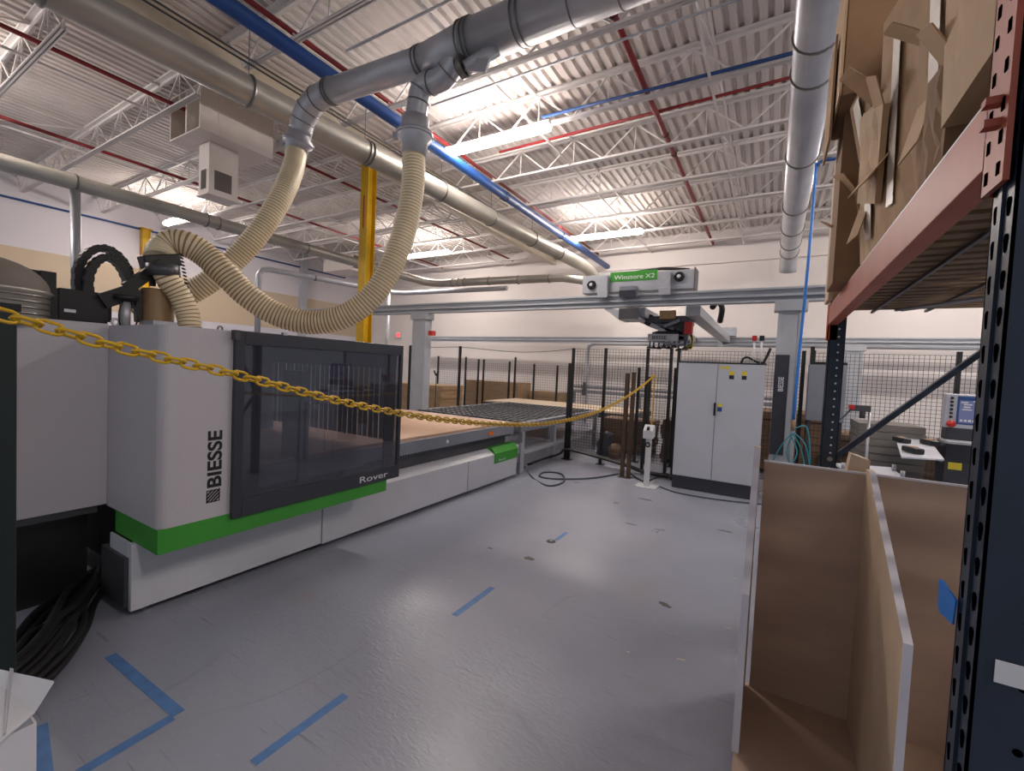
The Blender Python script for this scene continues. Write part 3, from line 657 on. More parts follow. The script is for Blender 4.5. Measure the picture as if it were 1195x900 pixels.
# ------------------------------------------------------------ sensor pedestal
pd = thing('pedestal', 'slim white floor pedestal with boxy head under the hanging chain', 'pedestal', (-1.51, 6.6, 0))
MB().box((-1.66, 6.48, 0), (-1.36, 6.72, .012)).build('base_plate', 'ped', pd)
MB().box((-1.545, 6.56, .012), (-1.475, 6.63, .74)).build('shaft', 'ped', pd, .004)
MB().prism([(6.5, .72), (6.5, .84), (6.6, .92), (6.66, .9), (6.66, .74)], 0, -1.58, -1.44).build('head', 'ped', pd, .006)
MB().cyl((-1.51, 6.5, .85), (-1.51, 6.53, .89), .02).build('button', 'black', pd); MB().torus((-1.51, 6.54, .63), .03, .01, (0, 1, 0)).build('cable_loop', 'black', pd)

# ------------------------------------------------------------ control cabinet
cbn = thing('control_cabinet', 'tall pale grey two-door electrical cabinet on dark plinth', 'cabinet', (-.65, 7, 0))
CX0, CX1, CY = -1.2, -.085, 6.82
MB().box((CX0, CY+.02, 0), (CX1, CY+.42, .19)).build('plinth', 'anthr', cbn, .004)
MB().box((CX0+.005, CY+.02, .19), (CX1-.005, CY+.42, 1.855)).build('body', 'crate', cbn)
MB().box((CX0-.005, CY, 1.855), (CX1+.005, CY+.43, 1.875)).build('top_rim', 'anthr', cbn)
xm = -.67
dl = MB().box((CX0+.005, CY, .2), (xm-.004, CY+.02, 1.85)).build('door', 'crate', cbn, .003)
dr = MB().box((xm+.004, CY, .2), (CX1-.005, CY+.02, 1.85)).build('door', 'crate', cbn, .003)
MB().box((xm-.02, CY-.02, 1.12), (xm+.005, CY, 1.3)).build('handle', 'black', dl)
def lbl(x, z, w, h, m, n='warning_label', par=dr): MB().box((x-w/2, CY-.002, z-h/2), (x+w/2, CY, z+h/2)).build(n, m, par)
lbl(-.615, 1.8, .045, .04, 'ylabel'); lbl(-.545, 1.8, .045, .04, 'ylabel'); lbl(-.49, 1.73, .06, .055, 'ylabel'); lbl(-.49, 1.67, .06, .055, 'black'); lbl(-.335, 1.73, .06, .055, 'ylabel'); lbl(-.335, 1.67, .06, .055, 'black')
lbl(-.615, 1.27, .06, .04, 'ylabel'); lbl(-.615, 1.21, .06, .06, 'bluethin')
for sx, mm in ((.0, 'redp'), (.09, 'black')):
    x = -.25+sx
    MB().cyl((x, 7.1, 1.875), (x, 7.1, 2.2), .013).build('signal_rod', 'label', cbn); MB().box((x-.03, 7.07, 2.2), (x+.03, 7.13, 2.27)).build('signal_lamp', mm, cbn)
MB().tube(spline([(-.4, 7.1, 1.88), (-.37, 7.1, 1.95), (-.31, 7.1, 1.96), (-.2, 7.1, 1.9), (-.1, 7.1, 1.9)], 5), .015, 8).tube(spline([(-.12, 7.12, 1.9), (-.08, 7.14, 2.0), (-.05, 7.15, 2.1)], 5), .018, 8).build('cable', 'cable', cbn)

# ------------------------------------------------------------ gantry crane
cr = thing('gantry_crane', 'grey overhead gantry crane with green-labelled trolley and vacuum gripper', 'crane', (-2, 9, 0))
RY = 7.4
def rail(name, y, z0, z1, x0, x1):
    return MB().box((x0, y-.07, z0), (x1, y+.07, z0+.03)).box((x0, y-.07, z1-.03), (x1, y+.07, z1)).box((x0, y-.03, z0+.03), (x1, y+.03, z1-.03)).box((x0, y-.09, z0+.08), (x1, y-.03, z0+.11)).build(name, 'crane', cr)
rail('front_rail', RY, 2.775, 2.985, -11.5, .9)
rail('rear_rail', 13.2, 2.56, 2.76, -11.8, 5)
def leg(x, y, zt, w=.3, dpt=.2):
    l = MB().box((x-w/2, y-dpt/2, .02), (x-w/2+.045, y+dpt/2, zt)).box((x+w/2-.045, y-dpt/2, .02), (x+w/2, y+dpt/2, zt)).box((x-w/2+.045, y-dpt/2+.012, .02), (x+w/2-.045, y+dpt/2-.012, zt)).box((x-w/2-.08, y-dpt/2-.06, 0), (x+w/2+.08, y+dpt/2+.06, .02)).build('column', 'crane', cr)
    MB().box((x-w/2-.05, y-dpt/2-.02, zt), (x+w/2+.05, y+dpt/2+.02, zt+.13)).build('column_head', 'crane', cr); return l
l1 = leg(.165, RY, 2.64); leg(-6.75, RY, 2.64, .38); leg(1.6, 13.0, 2.43, .34); 
MB().box((.02, RY-.115, .6), (.19, RY-.101, 2.02)).build('name_plate', 'anthr', cr, label='dark plate on the right column')
text('BIESSE', 'brand_lettering', 'label', (.135, RY-.1165, 1.5), (0, 0, 1), (-1, 0, 0), .09, cr, width=.85, off=.0015)
# trolley box on the front rail
TX0, TX1 = -2.98, -1.14
MB().box((TX0, RY-.06, 3.03), (TX1, RY+.35, 3.33)).build('trolley_housing', 'crane', cr, .006)
MB().box((TX0+.5, RY-.065, 3.2), (TX0+1.28, RY-.06, 3.36)).build('green_plate', 'green', cr)
text('Winstore X2', 'model_lettering', 'label', (TX0+.57, RY-.067, 3.235), (1, 0, 0), (0, 0, 1), .1, cr, width=1.25)
for x in (TX0+.32, TX1-.5): MB().box((x, RY-.14, 3.0), (x+.16, RY-.06, 3.3)).box((x-.01, RY-.15, 2.93), (x+.17, RY-.09, 3.05)).build('wheel_cover', 'crane', cr, .006)
for x, z in ((TX0+.17, 3.17), (TX1-.22, 3.22)):
    m = MB().lathe((x, RY-.062, z), [(.0, -.03), (.07, -.03), (.08, 0)], 16, axis='y')
    for k in range(6): m.rbox((x+.05*math.cos(k*PI/3), RY-.095, z+.05*math.sin(k*PI/3)), (.03, .01, .045), (0, k*.5, 0))
    m.build('fan', 'black', cr); MB().lathe((x, RY-.1, z), [(0, -.01), (.025, -.01), (.03, 0)], 12, axis='y').build('fan_hub', 'label', cr)
MB().box((-2.28, RY-.16, 2.92), (-2.0, RY-.06, 3.1)).build('dark_box', 'mgrey', cr, .004); MB().box((-2.28, RY-.165, 2.92), (-2.0, RY-.16, 3.03)).build('dark_box_face', 'anthr', cr)
MB().tube(spline([(TX0+.4, RY+.1, 3.34), (-2.2, RY+.1, 3.37), (-1.8, RY+.1, 3.4), (-1.3, RY+.1, 3.37)], 5), .02, 8).tube(spline([(-2.1, RY+.15, 3.35), (-1.7, RY+.15, 3.42), (-1.25, RY+.15, 3.37)], 5), .02, 8).build('top_cable', 'cable', cr)
MB().box((TX1-.005, RY-.05, 3.03), (TX1+.01, RY+.3, 3.36)).build('end_plate', 'dgrey', cr)
# bridge girders across
for x, w, nm in ((-2.05, .3, 'bridge_girder'), (-1.15, .22, 'bridge_girder')):
    MB().box((x-w/2, RY+.1, 2.62), (x+w/2, 13.2, 2.78)).build(nm, 'crane', cr, .01)
m = MB()
for k in range(14): m.rbox((-1.27, 8.0+k*.35, 2.7), (.012, .2, .05))
m.build('girder_slots', 'dgrey', cr)
MB().box((-1.35, 12.9, 2.78), (-.9, 13.3, 3.0)).box((-1.3, 12.9, 2.5), (-1.2, 13.0, 2.64)).build('end_carriage', 'crane', cr)
MB().tube(spline([(-.95, 8.2, 2.85), (-.9, 8.4, 2.98), (-.85, 8.7, 2.9), (-.9, 9.0, 2.7)], 6), .05, 8).build('energy_chain', 'black', cr)
# underside service tray at left
MB().prism([(-2.62, 2.79), (-2.55, 2.80), (-1.95, 2.6), (-1.95, 2.56), (-2.3, 2.56)], 1, RY-.05, RY+.35).build('service_tray', 'crane', cr); MB().box((-2.3, RY-.06, 2.57), (-1.97, RY-.05, 2.75)).build('tray_lamp', 'dgrey', cr)
# gripper head
GXc, GYc = -1.6, 8.0
MB().box((GXc-.35, GYc-.25, 2.55), (GXc+.35, GYc+.4, 2.66)).build('carriage', 'dgrey', cr, .01)
MB().cyl((GXc-.3, GYc-.2, 2.6), (GXc-.3, GYc+.2, 2.6), .1).build('motor', 'black', cr); MB().cyl((GXc+.27, GYc-.22, 2.5), (GXc+.27, GYc, 2.5), .11).build('motor', 'black', cr)
MB().box((GXc-.16, GYc-.1, 2.38), (GXc+.2, GYc+.2, 2.58)).rbox((GXc-.05, GYc-.15, 2.5), (.35, .06, .05), (0, .3, 0)).build('lift_block', 'mgrey', cr)
MB().lathe((GXc+.02, GYc, 0), [(.1, 2.5), (.14, 2.44), (.3, 2.4), (.3, 2.36), (.1, 2.34)], 16).build('rotary_joint', 'black', cr)
fr = MB().box((GXc-.28, GYc-.32, 2.23), (GXc+.22, GYc-.3, 2.35)).build('gripper_frame', 'crane', cr)
text('BIESSE', 'brand_lettering', 'black', (GXc-.21, GYc-.322, 2.262), (1, 0, 0), (0, 0, 1), .085, fr, width=1.05, off=.001)
MB().box((GXc-.26, GYc-.3, 2.26), (GXc+.3, GYc+.35, 2.31)).box((GXc+.22, GYc-.3, 2.24), (GXc+.36, GYc-.2, 2.34)).build('gripper_plate', 'dgrey', cr)
rg_ = random.Random(3)
for i in range(4):
    for j in range(2):
        x, y, dz = GXc-.2+i*.17, GYc-.2+j*.4, rg_.uniform(-.03, .03)
        MB().cyl((x, y, 2.17+dz), (x, y, 2.28), .014, 8).lathe((x, y, 2.12+dz), [(.05, 0), (.055, .02), (.02, .05)], 12).build('suction_cup', 'dgrey', cr)
MB().rbox((GXc+.05, GYc-.25, 2.2), (.5, .04, .03), (0, .1, .2)).build('cross_arm', 'mgrey', cr)
MB().rbox((GXc+.15, GYc-.1, 2.19), (.6, .05, .03), (0, -.06, -.3)).build('cross_arm', 'crane', cr)
MB().rbox((GXc-.12, GYc-.24, 2.45), (.3, .08, .06), (0, .5, 0)).build('link_arm', 'crane', cr)
MB().rbox((GXc+.1, GYc-.26, 2.53), (.26, .08, .05), (0, -.4, 0)).build('link_arm', 'mgrey', cr)
MB().box((GXc-.1, GYc-.34, 2.6), (GXc+.15, GYc-.25, 2.74)).build('drive_box', 'card', cr, label='copper-brown drive box')
MB().box((GXc+.3, GYc-.3, 2.35), (GXc+.42, GYc-.18, 2.55)).build('valve_box', 'redp', cr, label='dark red valve box')
MB().cyl((GXc-.24, GYc-.31, 2.14), (GXc-.24, GYc-.31, 2.23), .01, 8).lathe((GXc-.24, GYc-.31, 2.11), [(0, 0), (.05, 0), (.05, .02), (.01, .03)], 14).build('suction_cup', 'black', cr)
for k in range(5): MB().tube(spline([(GXc+.2+.03*k, GYc-.2, 2.3), (GXc+.34+.02*k, GYc-.22, 2.42-.02*k), (GXc+.42, GYc-.2, 2.2-.02*k), (GXc+.3, GYc-.2, 2.15)], 5), .008, 6).build('air_lead', ['black', 'ylabel', 'cable'][k % 3], cr)

# ------------------------------------------------------------ fences
def fence(name, lab, y, posts, meshes, z0, z1, sp, m='mesh', r=.0022, pm='black'):
    t = thing(name, lab, 'fence', (posts[0][0], y, 0))
    for q in posts:
        x, h = q[0], q[1]; mm = q[2] if len(q) > 2 else pm
        MB().box((x-.025, y-.02, .0), (x+.025, y+.02, h)).box((x-.07, y-.05, 0), (x+.07, y+.05, .012)).build('post', mm, t)
    for x0, x1 in meshes:
        w = MB(); n = int((x1-x0)/sp); k = int((z1-z0)/(sp))
        for i in range(n+1): x = x0+(x1-x0)*i/n; w.box((x-r, y-r, z0), (x+r, y+r, z1))
        for j in range(k+1): z = z0+(z1-z0)*j/k; w.box((x0, y-r*1.6, z-r), (x1, y+r*1.6, z+r))
        w.build('mesh_panel', m, t)
    return t
FY = 7.62
fence('safety_fence', 'black wire safety fence along the front of the crane area', FY,
      [(-7.28, 2.08), (-7.18, 1.85), (-5.83, 2.08), (-3.2, 2.08), (-3.26, 1.8), (-2.58, 2.09), (-1.84, 2.1), (-1.46, 2.11), (-1.34, 2.11), (.37, 2.1), (.47, 2.16), (2.0, 2.12), (3.6, 2.12)],
      [(-3.17, -2.6), (-2.56, -1.86), (-1.82, -1.48), (-1.3, .35), (.5, 1.98), (2.02, 3.58)], .16, 2.07, .05)
cw = MB().tube(spline([(-7.2, FY, 2.06), (-6.5, FY, 2.05), (-5.8, FY, 2.06), (-4.6, FY, 1.99), (-3.9, FY, 2.0), (-3.24, FY, 2.06)], 6), .006, 6)
tag(cw.build('slack_cable', 'dgrey'), 'thin cable sagging between the tall black fence posts', 'cable')
t = fence('inner_fence', 'short black gate posts with mesh inside the crane area', 8.3, [(-2.15, 1.78), (-1.95, 1.62, 'bpost'), (-1.5, 1.8), (-1.2, 1.7)], [(-2.12, -1.55)], .2, 1.6, .05)
for i, (x, lab) in enumerate(((-1.98, 'left of a pair of brown square posts before the fence'), (-1.88, 'right of a pair of brown square posts before the fence'))):
    q = thing('square_post', lab, 'post', (x, 6.95, 0)); x -= .0
    MB().box((x-.028, 6.92, 0), (x+.028, 6.98, 1.66+.02*i)).build('shaft', 'bpost', q, .003); MB().box((x-.05-.0, 6.88, 0), (x+.05, 7.02, .01)).build('base_plate', 'dgrey', q)
bp = [(-9.7, 1.96), (-8.55, 1.96), (-8.05, 1.9), (-7.85, 1.9), (-6.9, 1.86), (-6.7, 2.0), (-6.05, 1.82), (-5.3, 1.8), (-3.9, 1.84), (-2.0, 1.86), (-.8, 1.9)]
fence('rear_fence', 'lower mesh fence with black posts near the back wall', 11.5, bp, [(a[0], b[0]) for a, b in zip(bp, bp[1:]) if b[0]-a[0] > .3], .3, 1.78, .07, m='meshg', r=.0025)
# black cable tray at fence foot and grey loops
c1 = MB()
for o in (0, .045, .09): c1.tube(spline([(-3.5, 6.6+o, .03), (-3.9+.4, 6.9+o, .04), (-3.3, 7.35+o, .12), (-3.15, 7.5-o, .22), (-2.5, 7.45-o, .17), (-2.0, 7.35-o, .12), (-1.75, 7.4-o, .05), (-1.3, 7.4-o, .04), (-1.2, 7.4-o, .04)], 6), .022, 8)
tag(c1.build('cable_run', 'cable'), 'thick black cables draped along the foot of the fence', 'cable')
Zp = lambda a, b, z=.015: ZP(a, b, z)
tag(MB().tube(spline([Zp(612, 545, .3), Zp(622, 558), Zp(640, 567), Zp(658, 562), Zp(655, 553), Zp(636, 551), Zp(630, 556), Zp(650, 559), Zp(690, 558), Zp(722, 553)], 6), .012, 8).build('hose_loop', 'gcable'), 'slate blue hose looped on the floor beside the router end', 'hose')
tag(MB().tube(spline([Zp(770, 568, .012), Zp(790, 575, .012), Zp(830, 582, .012), Zp(882, 588, .012), Zp(930, 592, .012)], 6), .01, 8).build('floor_cable', 'gcable'), 'dark cable on the floor in front of the grey cabinet', 'cable')
m = MB().tube(spline([Zp(752, 566, .02), Zp(760, 560, .06), Zp(770, 556, .03), Zp(779, 553, .09), Zp(783, 560, .02)], 6), .012, 8).tube(spline([Zp(735, 552, .02), Zp(745, 559, .02), Zp(752, 562, .02)], 6), .012, 8)
tag(m.build('cable_tangle', 'cable'), 'tangle of dark cable beside the cabinet plinth', 'cable')

# ------------------------------------------------------------ roller / brush table and stores
rt = thing('roller_table', 'grey transfer table covered with rows of small black rollers', 'table', (-4.6, 7.7, 0))
TZ = .8
TA, TB = -5.76, -3.33
MB().box((TA, 5.98, TZ-.14), (TA+.1, 9.6, TZ)).box((TB-.1, 5.98, TZ-.14), (TB, 9.6, TZ)).box((TA+.1, 5.98, TZ-.14), (TB-.1, 6.06, TZ)).box((TA+.1, 9.52, TZ-.14), (TB-.1, 9.6, TZ)).build('frame', 'mgrey', rt)
m = MB()
for i in range(17):
    y = 6.18+i*.2; m.box((TA+.1, y-.03, TZ-.1), (TB-.1, y+.03, TZ-.05))
m.build('cross_rails', 'dgrey', rt)
m = MB()
for i in range(17):
    for j in range(19):
        x, y = TA+.17+j*.115+(.05 if i % 2 else 0), 6.18+i*.2
        m.cyl((x, y-.05, TZ-.02), (x, y+.05, TZ-.02), .035, 8)
q = m.build('roller_field', 'black', rt); q['kind'] = 'stuff'
m = MB()
for i in range(17):
    y = 6.18+i*.2
    m.box((TA+.1, y+.06, TZ-.02), (TB-.1, y+.11, TZ+.004))
m.build('guide_strips', 'mgrey', rt)
for x in (TA+.05, (TA+TB)/2, TB-.05):
    for y in (6.1, 7.3, 9.5): MB().box((x-.04, y-.04, 0), (x+.04, y+.04, TZ-.14)).box((x-.07, y-.07, 0), (x+.07, y+.07, .01)).build('leg', 'crane', rt)
MB().box((TB-.1, 6.1, .3), (TB, 9.5, .36)).box((TA+.1, 6.08, .3), (TB-.1, 6.14, .36)).build('stretcher', 'crane', rt)
# lift table with pale panel
lt = thing('lift_table', 'low grey lift table carrying a large pale board', 'table', (-4.6, 11, 0))
MB().box((-6.6, 9.7, .62), (-2.6, 11.42, .74)).build('top_frame', 'dgrey', lt); 
for x in (-6.4, -2.8):
    for y in (9.9, 11.3): MB().box((x-.05, y-.05, 0), (x+.05, y+.05, .62)).build('leg', 'crane', lt)
tag(MB().box((-6.55, 9.75, .742), (-2.65, 11.35, .775)).build('panel_sheet', 'lwood'), 'large pale board lying on the lift table', 'board')
def stack(lab, x0, x1, y0, y1, z0, z1, n, m, name='panel_stack'):
    t = thing(name, lab, 'panel stack', ((x0+x1)/2, (y0+y1)/2, z0))
    MB().box((x0+.02, y0+.03, z0), (x0+.12, y1-.03, z0+.08)).box((x1-.12, y0+.03, z0), (x1-.02, y1-.03, z0+.08)).box(((x0+x1)/2-.05, y0+.03, z0), ((x0+x1)/2+.05, y1-.03, z0+.08)).build('bearer', 'pallet', t)
    h = (z1-z0-.08)/n
    for k in range(n):
        o = random.uniform(-.03, .03); MB().box((x0+o, y0+random.uniform(0, .04), z0+.08+k*h), (x1+o, y1, z0+.08+(k+1)*h-.006)).build('board', m, t)
stack('tall stack of tan boards behind the left crane column', -9.4, -7.4, 8.9, 9.9, 0, 1.12, 9, 'wood')
stack('block of tan boards right of the tall stack, behind rear posts', -8.8, -6.75, 11.75, 12.6, 0, 1.22, 2, 'wood')
stack('low stack of tan boards beside the lift table', -6.6, -5.6, 12.3, 13.0, 0, .98, 6, 'wood')
stack('brown stack of boards under the table end, behind the fence', -3.05, -2.0, 8.9, 9.55, 0, .72, 5, 'dwood')
stack('dark brown panel stack behind the pedestal', -1.75, -.6, 8.6, 9.6, 0, .82, 8, 'dwood')
stack('tall brown panel stack right of the fence gate', -.55, .95, 9.0, 10.3, 0, 1.1, 8, 'dwood')
stack('brown panel stack behind mesh near the handheld tray', .9, 2.5, 7.9, 8.7, 0, .92, 9, 'dwood')
stack('brown panel stack at the far right behind the console', 2.6, 4.2, 7.95, 8.9, 0, 1.0, 8, 'dwood')
t = thing('reclaim_bag', 'crumpled dark bag on a pale crate under the rear table', 'bag', (-2.5, 8.4, 0))
MB().lathe((-2.72, 8.35, .02), [(.02, 0), (.2, .02), (.17, .12), (.2, .25), (.11, .38), (.14, .45), (.0, .5)], 7).build('bag_body', 'anthr', t)
MB().lathe((-2.5, 8.2, .02), [(.02, 0), (.14, .02), (.13, .12), (.15, .2), (.07, .28), (0, .3)], 6).build('red_bundle', 'dwood', t, label='faded brown bundle')
cv = thing('wall_conveyor', 'long grey conveyor beam standing along the back wall', 'conveyor', (-2, 12.9, 0))
MB().box((-5.4, 12.5, 1.02), (.4, 12.62, 1.1)).box((-5.4, 12.5, 1.16), (.4, 12.62, 1.24)).box((-5.4, 12.52, 1.02), (-5.3, 12.6, 1.24)).build('beam', 'mgrey', cv)
MB().box((-4.9, 12.45, .95), (-4.8, 12.6, 1.26)).cyl((-4.85, 12.5, 1.26), (-4.85, 12.5, 1.34), .05).build('motor', 'dgrey', cv)
for x in (-5.2, -3.2, -1.2, .2): MB().box((x-.04, 12.52, 0), (x+.04, 12.6, 1.02)).build('leg', 'mgrey', cv)
tag(MB().tube(spline([(-5.2, 13.6, 0), (-5.2, 13.6, 2.3), (-5.17, 13.6, 2.5), (-5.0, 13.6, 2.56), (-4.8, 13.6, 2.57), (-2, 13.6, 2.57), (4, 13.6, 2.57)], 5), .05, 10).build('white_pipe', 'crane'), 'pale pipe bending down the back wall behind the tables', 'pipe')
pst = thing('warning_post', 'thin stand with a forked black head left of rear boards', 'stand', YP(509, 470, 9))
b_ = YP(509, 440, 8.6)
MB().cyl((b_.x, 8.6, 0), (b_.x, 8.6, 1.4), .01, 8).build('rod', 'black', pst); MB().rbox((b_.x-.04, 8.6, 1.45), (.03, .03, .14), (0, -.5, 0)).rbox((b_.x+.04, 8.6, 1.45), (.03, .03, .14), (0, .5, 0)).build('fork', 'black', pst)
b_ = YP(464, 391, 13.9); sg = thing('exit_sign', 'glowing red sign low on the far wall behind the guard', 'sign', b_)
MB().box((b_.x-.16, 13.93, b_.z-.12), (b_.x+.16, 13.99, b_.z+.12)).build('sign_box', 'wall', sg); MB().lathe((b_.x, 13.93, b_.z), [(0, -.02), (.08, -.015), (.1, 0)], 16, axis='y').build('sign_lamp', 'exit', sg)
b_ = YP(503, 389, 7.3); tag(MB().box((b_.x-.04, 7.25, b_.z-.05), (b_.x+.08, 7.36, b_.z+.05)).build('stop_beacon', 'redp'), 'small red box fixed on the left crane column', 'beacon')
# control box / electric panel right of column
ep = thing('electrical_panel', 'grey electrical panel box behind the blue air hose', 'electrical panel', (.62, 7.5, 0))
MB().box((.43, 7.4, 1.12), (.86, 7.58, 1.9)).build('enclosure', 'mgrey', ep, .008); MB().box((.62, 7.395, 1.72), (.78, 7.4, 1.78)).build('name_label', 'black', ep); MB().box((.7, 7.395, 1.5), (.75, 7.4, 1.66)).build('paper_label', 'label', ep)
MB().box((.44, 7.42, 1.9), (.86, 7.5, 1.94)).box((.44, 7.44, 1.94), (.5, 7.5, 2.1)).build('wire_comb', 'black', ep)
MB().box((.45, 7.45, 0), (.5, 7.58, 1.12)).box((.8, 7.45, 0), (.85, 7.58, 1.12)).build('support', 'dgrey', ep)

# ------------------------------------------------------------ console and device tray
cn = thing('operator_console', 'grey operator console with a button strip and lit screen', 'control console', (1.7, 6.2, 0))
KY = 6.05; a = YP(1104, 468, KY); b = YP(1150, 515, KY)
kx0, kx1, kz0, kz1 = a.x, a.x+.62, 1.26, 1.60
hd_ = MB().box((kx0, KY, kz0), (kx1, KY+.1, kz1)).build('panel_head', 'crate', cn, .008)
MB().box((kx0+.085, KY-.004, kz0+.04), (kx1-.08, KY, kz1-.02)).build('bezel', 'bluethin', hd_)
sc_ = MB().box((kx0+.1, KY-.006, kz0+.055), (kx1-.1, KY-.004, kz1-.06)).build('screen', 'lit', hd_)
for z, w_, x in ((1.52, .05, .11), (1.5, .06, .13), (1.475, .05, .13), (1.45, .07, .12), (1.535, .08, .2)): MB().box((kx0+x, KY-.008, z-.006), (kx0+x+w_, KY-.006, z+.006)).build('screen_text_bar', 'label', sc_)
for k in range(6): MB().box((kx0+.11+k*.03, KY-.008, 1.33), (kx0+.13+k*.03, KY-.006, 1.35)).build('screen_key', 'label', sc_)
for k in range(6): MB().lathe((kx0+.045, KY, 1.56-k*.038), [(0, -.012), (.012, -.012), (.014, 0)], 12, axis='y').build('button', 'black', hd_)
MB().lathe((kx0+.045, KY, 1.3), [(0, -.04), (.035, -.035), (.035, -.02), (.015, 0)], 14, axis='y').build('emergency_stop', 'redp', hd_)
MB().box((kx0+.02, KY-.0, 1.14), (kx1, KY+.16, 1.26)).build('keyboard_housing', 'anthr', cn, .006); MB().box((kx0-.02, KY-.25, 1.12), (kx1, KY+.1, 1.14)).build('keyboard_shelf', 'crane', cn)
MB().box((kx0+.03, KY+.02, 0), (kx0+.3, KY+.3, 1.12)).build('pedestal', 'anthr', cn, .006); MB().box((kx0+.06, KY+.015, .84), (kx0+.16, KY+.02, .91)).build('warning_label', 'ylabel', cn)
MB().box((kx0+.32, KY+.0, 0), (kx1, KY+.32, .93)).build('computer_case', 'crate', cn, .006)
ar = thing('device_tray', 'tilted pale tray on an arm beside the operator console', 'tray', (1.35, 6.3, 1))
ty = lambda px, py: ZP(px, py, 1.05)
Q4 = [ty(1045, 513), ty(1052, 535), ty(1102, 538), ty(1084, 514)]
m = MB().add([q for q in Q4]+[q+Vector((0, 0, .012)) for q in Q4], [(0, 3, 2, 1), (4, 5, 6, 7), (0, 1, 5, 4), (1, 2, 6, 5), (2, 3, 7, 6), (3, 0, 4, 7)]).build('tray_plate', 'crate', ar)
MB().bar((1.35, 6.0, 1.03), (kx0+.05, KY+.1, .9), .04).build('arm', 'zinc', ar)
for k, (px, py, lab) in enumerate(((1052, 515, 'black handheld scanner at the left edge of the pale tray'), (1065, 527, 'black handheld scanner nearest the camera on the pale tray'), (1085, 518, 'black handheld scanner on the tray, next to the console'))):
    c = ZP(px, py, 1.075); t = thing('handheld_device', lab, 'handheld device', c, 'handheld scanners on the tray')
    MB().rbox((c.x, c.y, 1.09), (.08, .2, .05), (0, 0, .25)).build('body', 'black', t, .01); MB().rbox((c.x, c.y+.01, 1.118), (.06, .05, .006), (0, 0, .25)).build('label_plate', 'card3', t)
an = thing('regulator_unit', 'small air regulator on a curved hose behind the rack', 'regulator', YP(1003, 480, 6.5))
c = YP(1003, 478, 6.5); MB().box((c.x-.08, 6.46, c.z-.02), (c.x+.1, 6.54, c.z+.05)).cyl((c.x+.03, 6.5, c.z-.1), (c.x+.03, 6.5, c.z), .03).build('valve_body', 'dgrey', an); MB().box((c.x-.1, 6.45, c.z), (c.x-.05, 6.55, c.z+.05)).build('red_knob', 'redp', an)
MB().tube(spline([(c.x-.08, 6.5, c.z), YP(985, 486, 6.5), YP(974, 497, 6.5), YP(972, 530, 6.5)], 5), .01, 6).build('hose_lead', 'gcable', an); MB().cyl((c.x+.1, 6.52, 0), (c.x+.1, 6.52, c.z), .015, 8).build('stand', 'zinc', an)
wt = thing('metal_bench', 'pale metal bench top with small clamps behind the plywood bin', 'bench', (1, 4.6, 0))
q = [ZP(975, 543, .9), ZP(1040, 548, .9), ZP(1056, 561, .9), ZP(990, 556, .9)]
MB().add([p for p in q]+[p+Vector((0, 0, .02)) for p in q], [(0, 3, 2, 1), (4, 5, 6, 7), (0, 1, 5, 4), (1, 2, 6, 5), (2, 3, 7, 6), (3, 0, 4, 7)]).build('top', 'crate', wt)
for p in q: MB().cyl((p.x, p.y, 0), (p.x, p.y, .9), .015, 8).build('leg', 'zinc', wt)
for p in ((984, 547), (1043, 549), (1053, 557)): c = ZP(*p, .92); MB().cyl(c, c+Vector((0, 0, .05)), .015, 8).build('clamp', 'zinc', wt)
stack('grey slatted pallets piled beyond the rack brace', .95, 1.55, 6.6, 7.3, 0, 1.2, 13, 'pallet', 'pallet_pile')

# ------------------------------------------------------------ plywood bin
bn = thing('panel_bin', 'large open plywood sheet bin with slanted divider boards', 'bin', (.4, 2.4, 0))
BY = 2.6
MB().box((-.01, BY, .05), (1.15, BY+.018, 1.232)).build('back_board', 'mdf', bn)
MB().box((-.012, BY-.001, 1.232), (1.15, BY+.02, 1.24)).build('board_edge', 'edge', bn)
def sideb(x, t, yf, zf, ztop, m, nm):
    o = MB().prism([(BY, .05), (BY, ztop), (BY-.07, ztop), (yf, zf), (yf, .05)], 0, x, x+t).build(nm, m, bn)
    e = MB().prism([(BY-.07, ztop), (BY-.07, ztop+.002), (yf-.003, zf+.001), (yf-.003, .05), (yf, .05), (yf, zf)], 0, x, x+t).build('edge_band', 'edge', bn); return o
sideb(-.058, .028, 2.1, .74, 1.31, 'mdf', 'side_board'); sideb(.4, .024, 1.8, .85, 1.26, 'pine', 'divider_board'); sideb(1.13, .02, 1.8, .85, 1.26, 'mdf', 'side_board')
MB().box((-.05, 1.8, .03), (1.15, BY+.02, .05)).build('floor_board', 'mdf', bn)
c = YP(999, 548, 2.75); tag(MB().prism([(c.x-.045, 1.2), (c.x-.03, 1.31), (c.x+.045, 1.285), (c.x+.045, 1.2)], 1, 2.7, 2.78).build('wood_offcut', 'pine'), 'small pale wood offcut standing behind the bin back board', 'wood block')
for x in (-.04, 1.05):
    for y in (1.85, 2.5): MB().box((x, y, 0), (x+.07, y+.07, .03)).build('foot', 'mdf', bn)
MB().box((c.x-.05, 2.69, .03), (c.x+.05, 2.8, 1.2)).build('rear_batten', 'pine', bn)

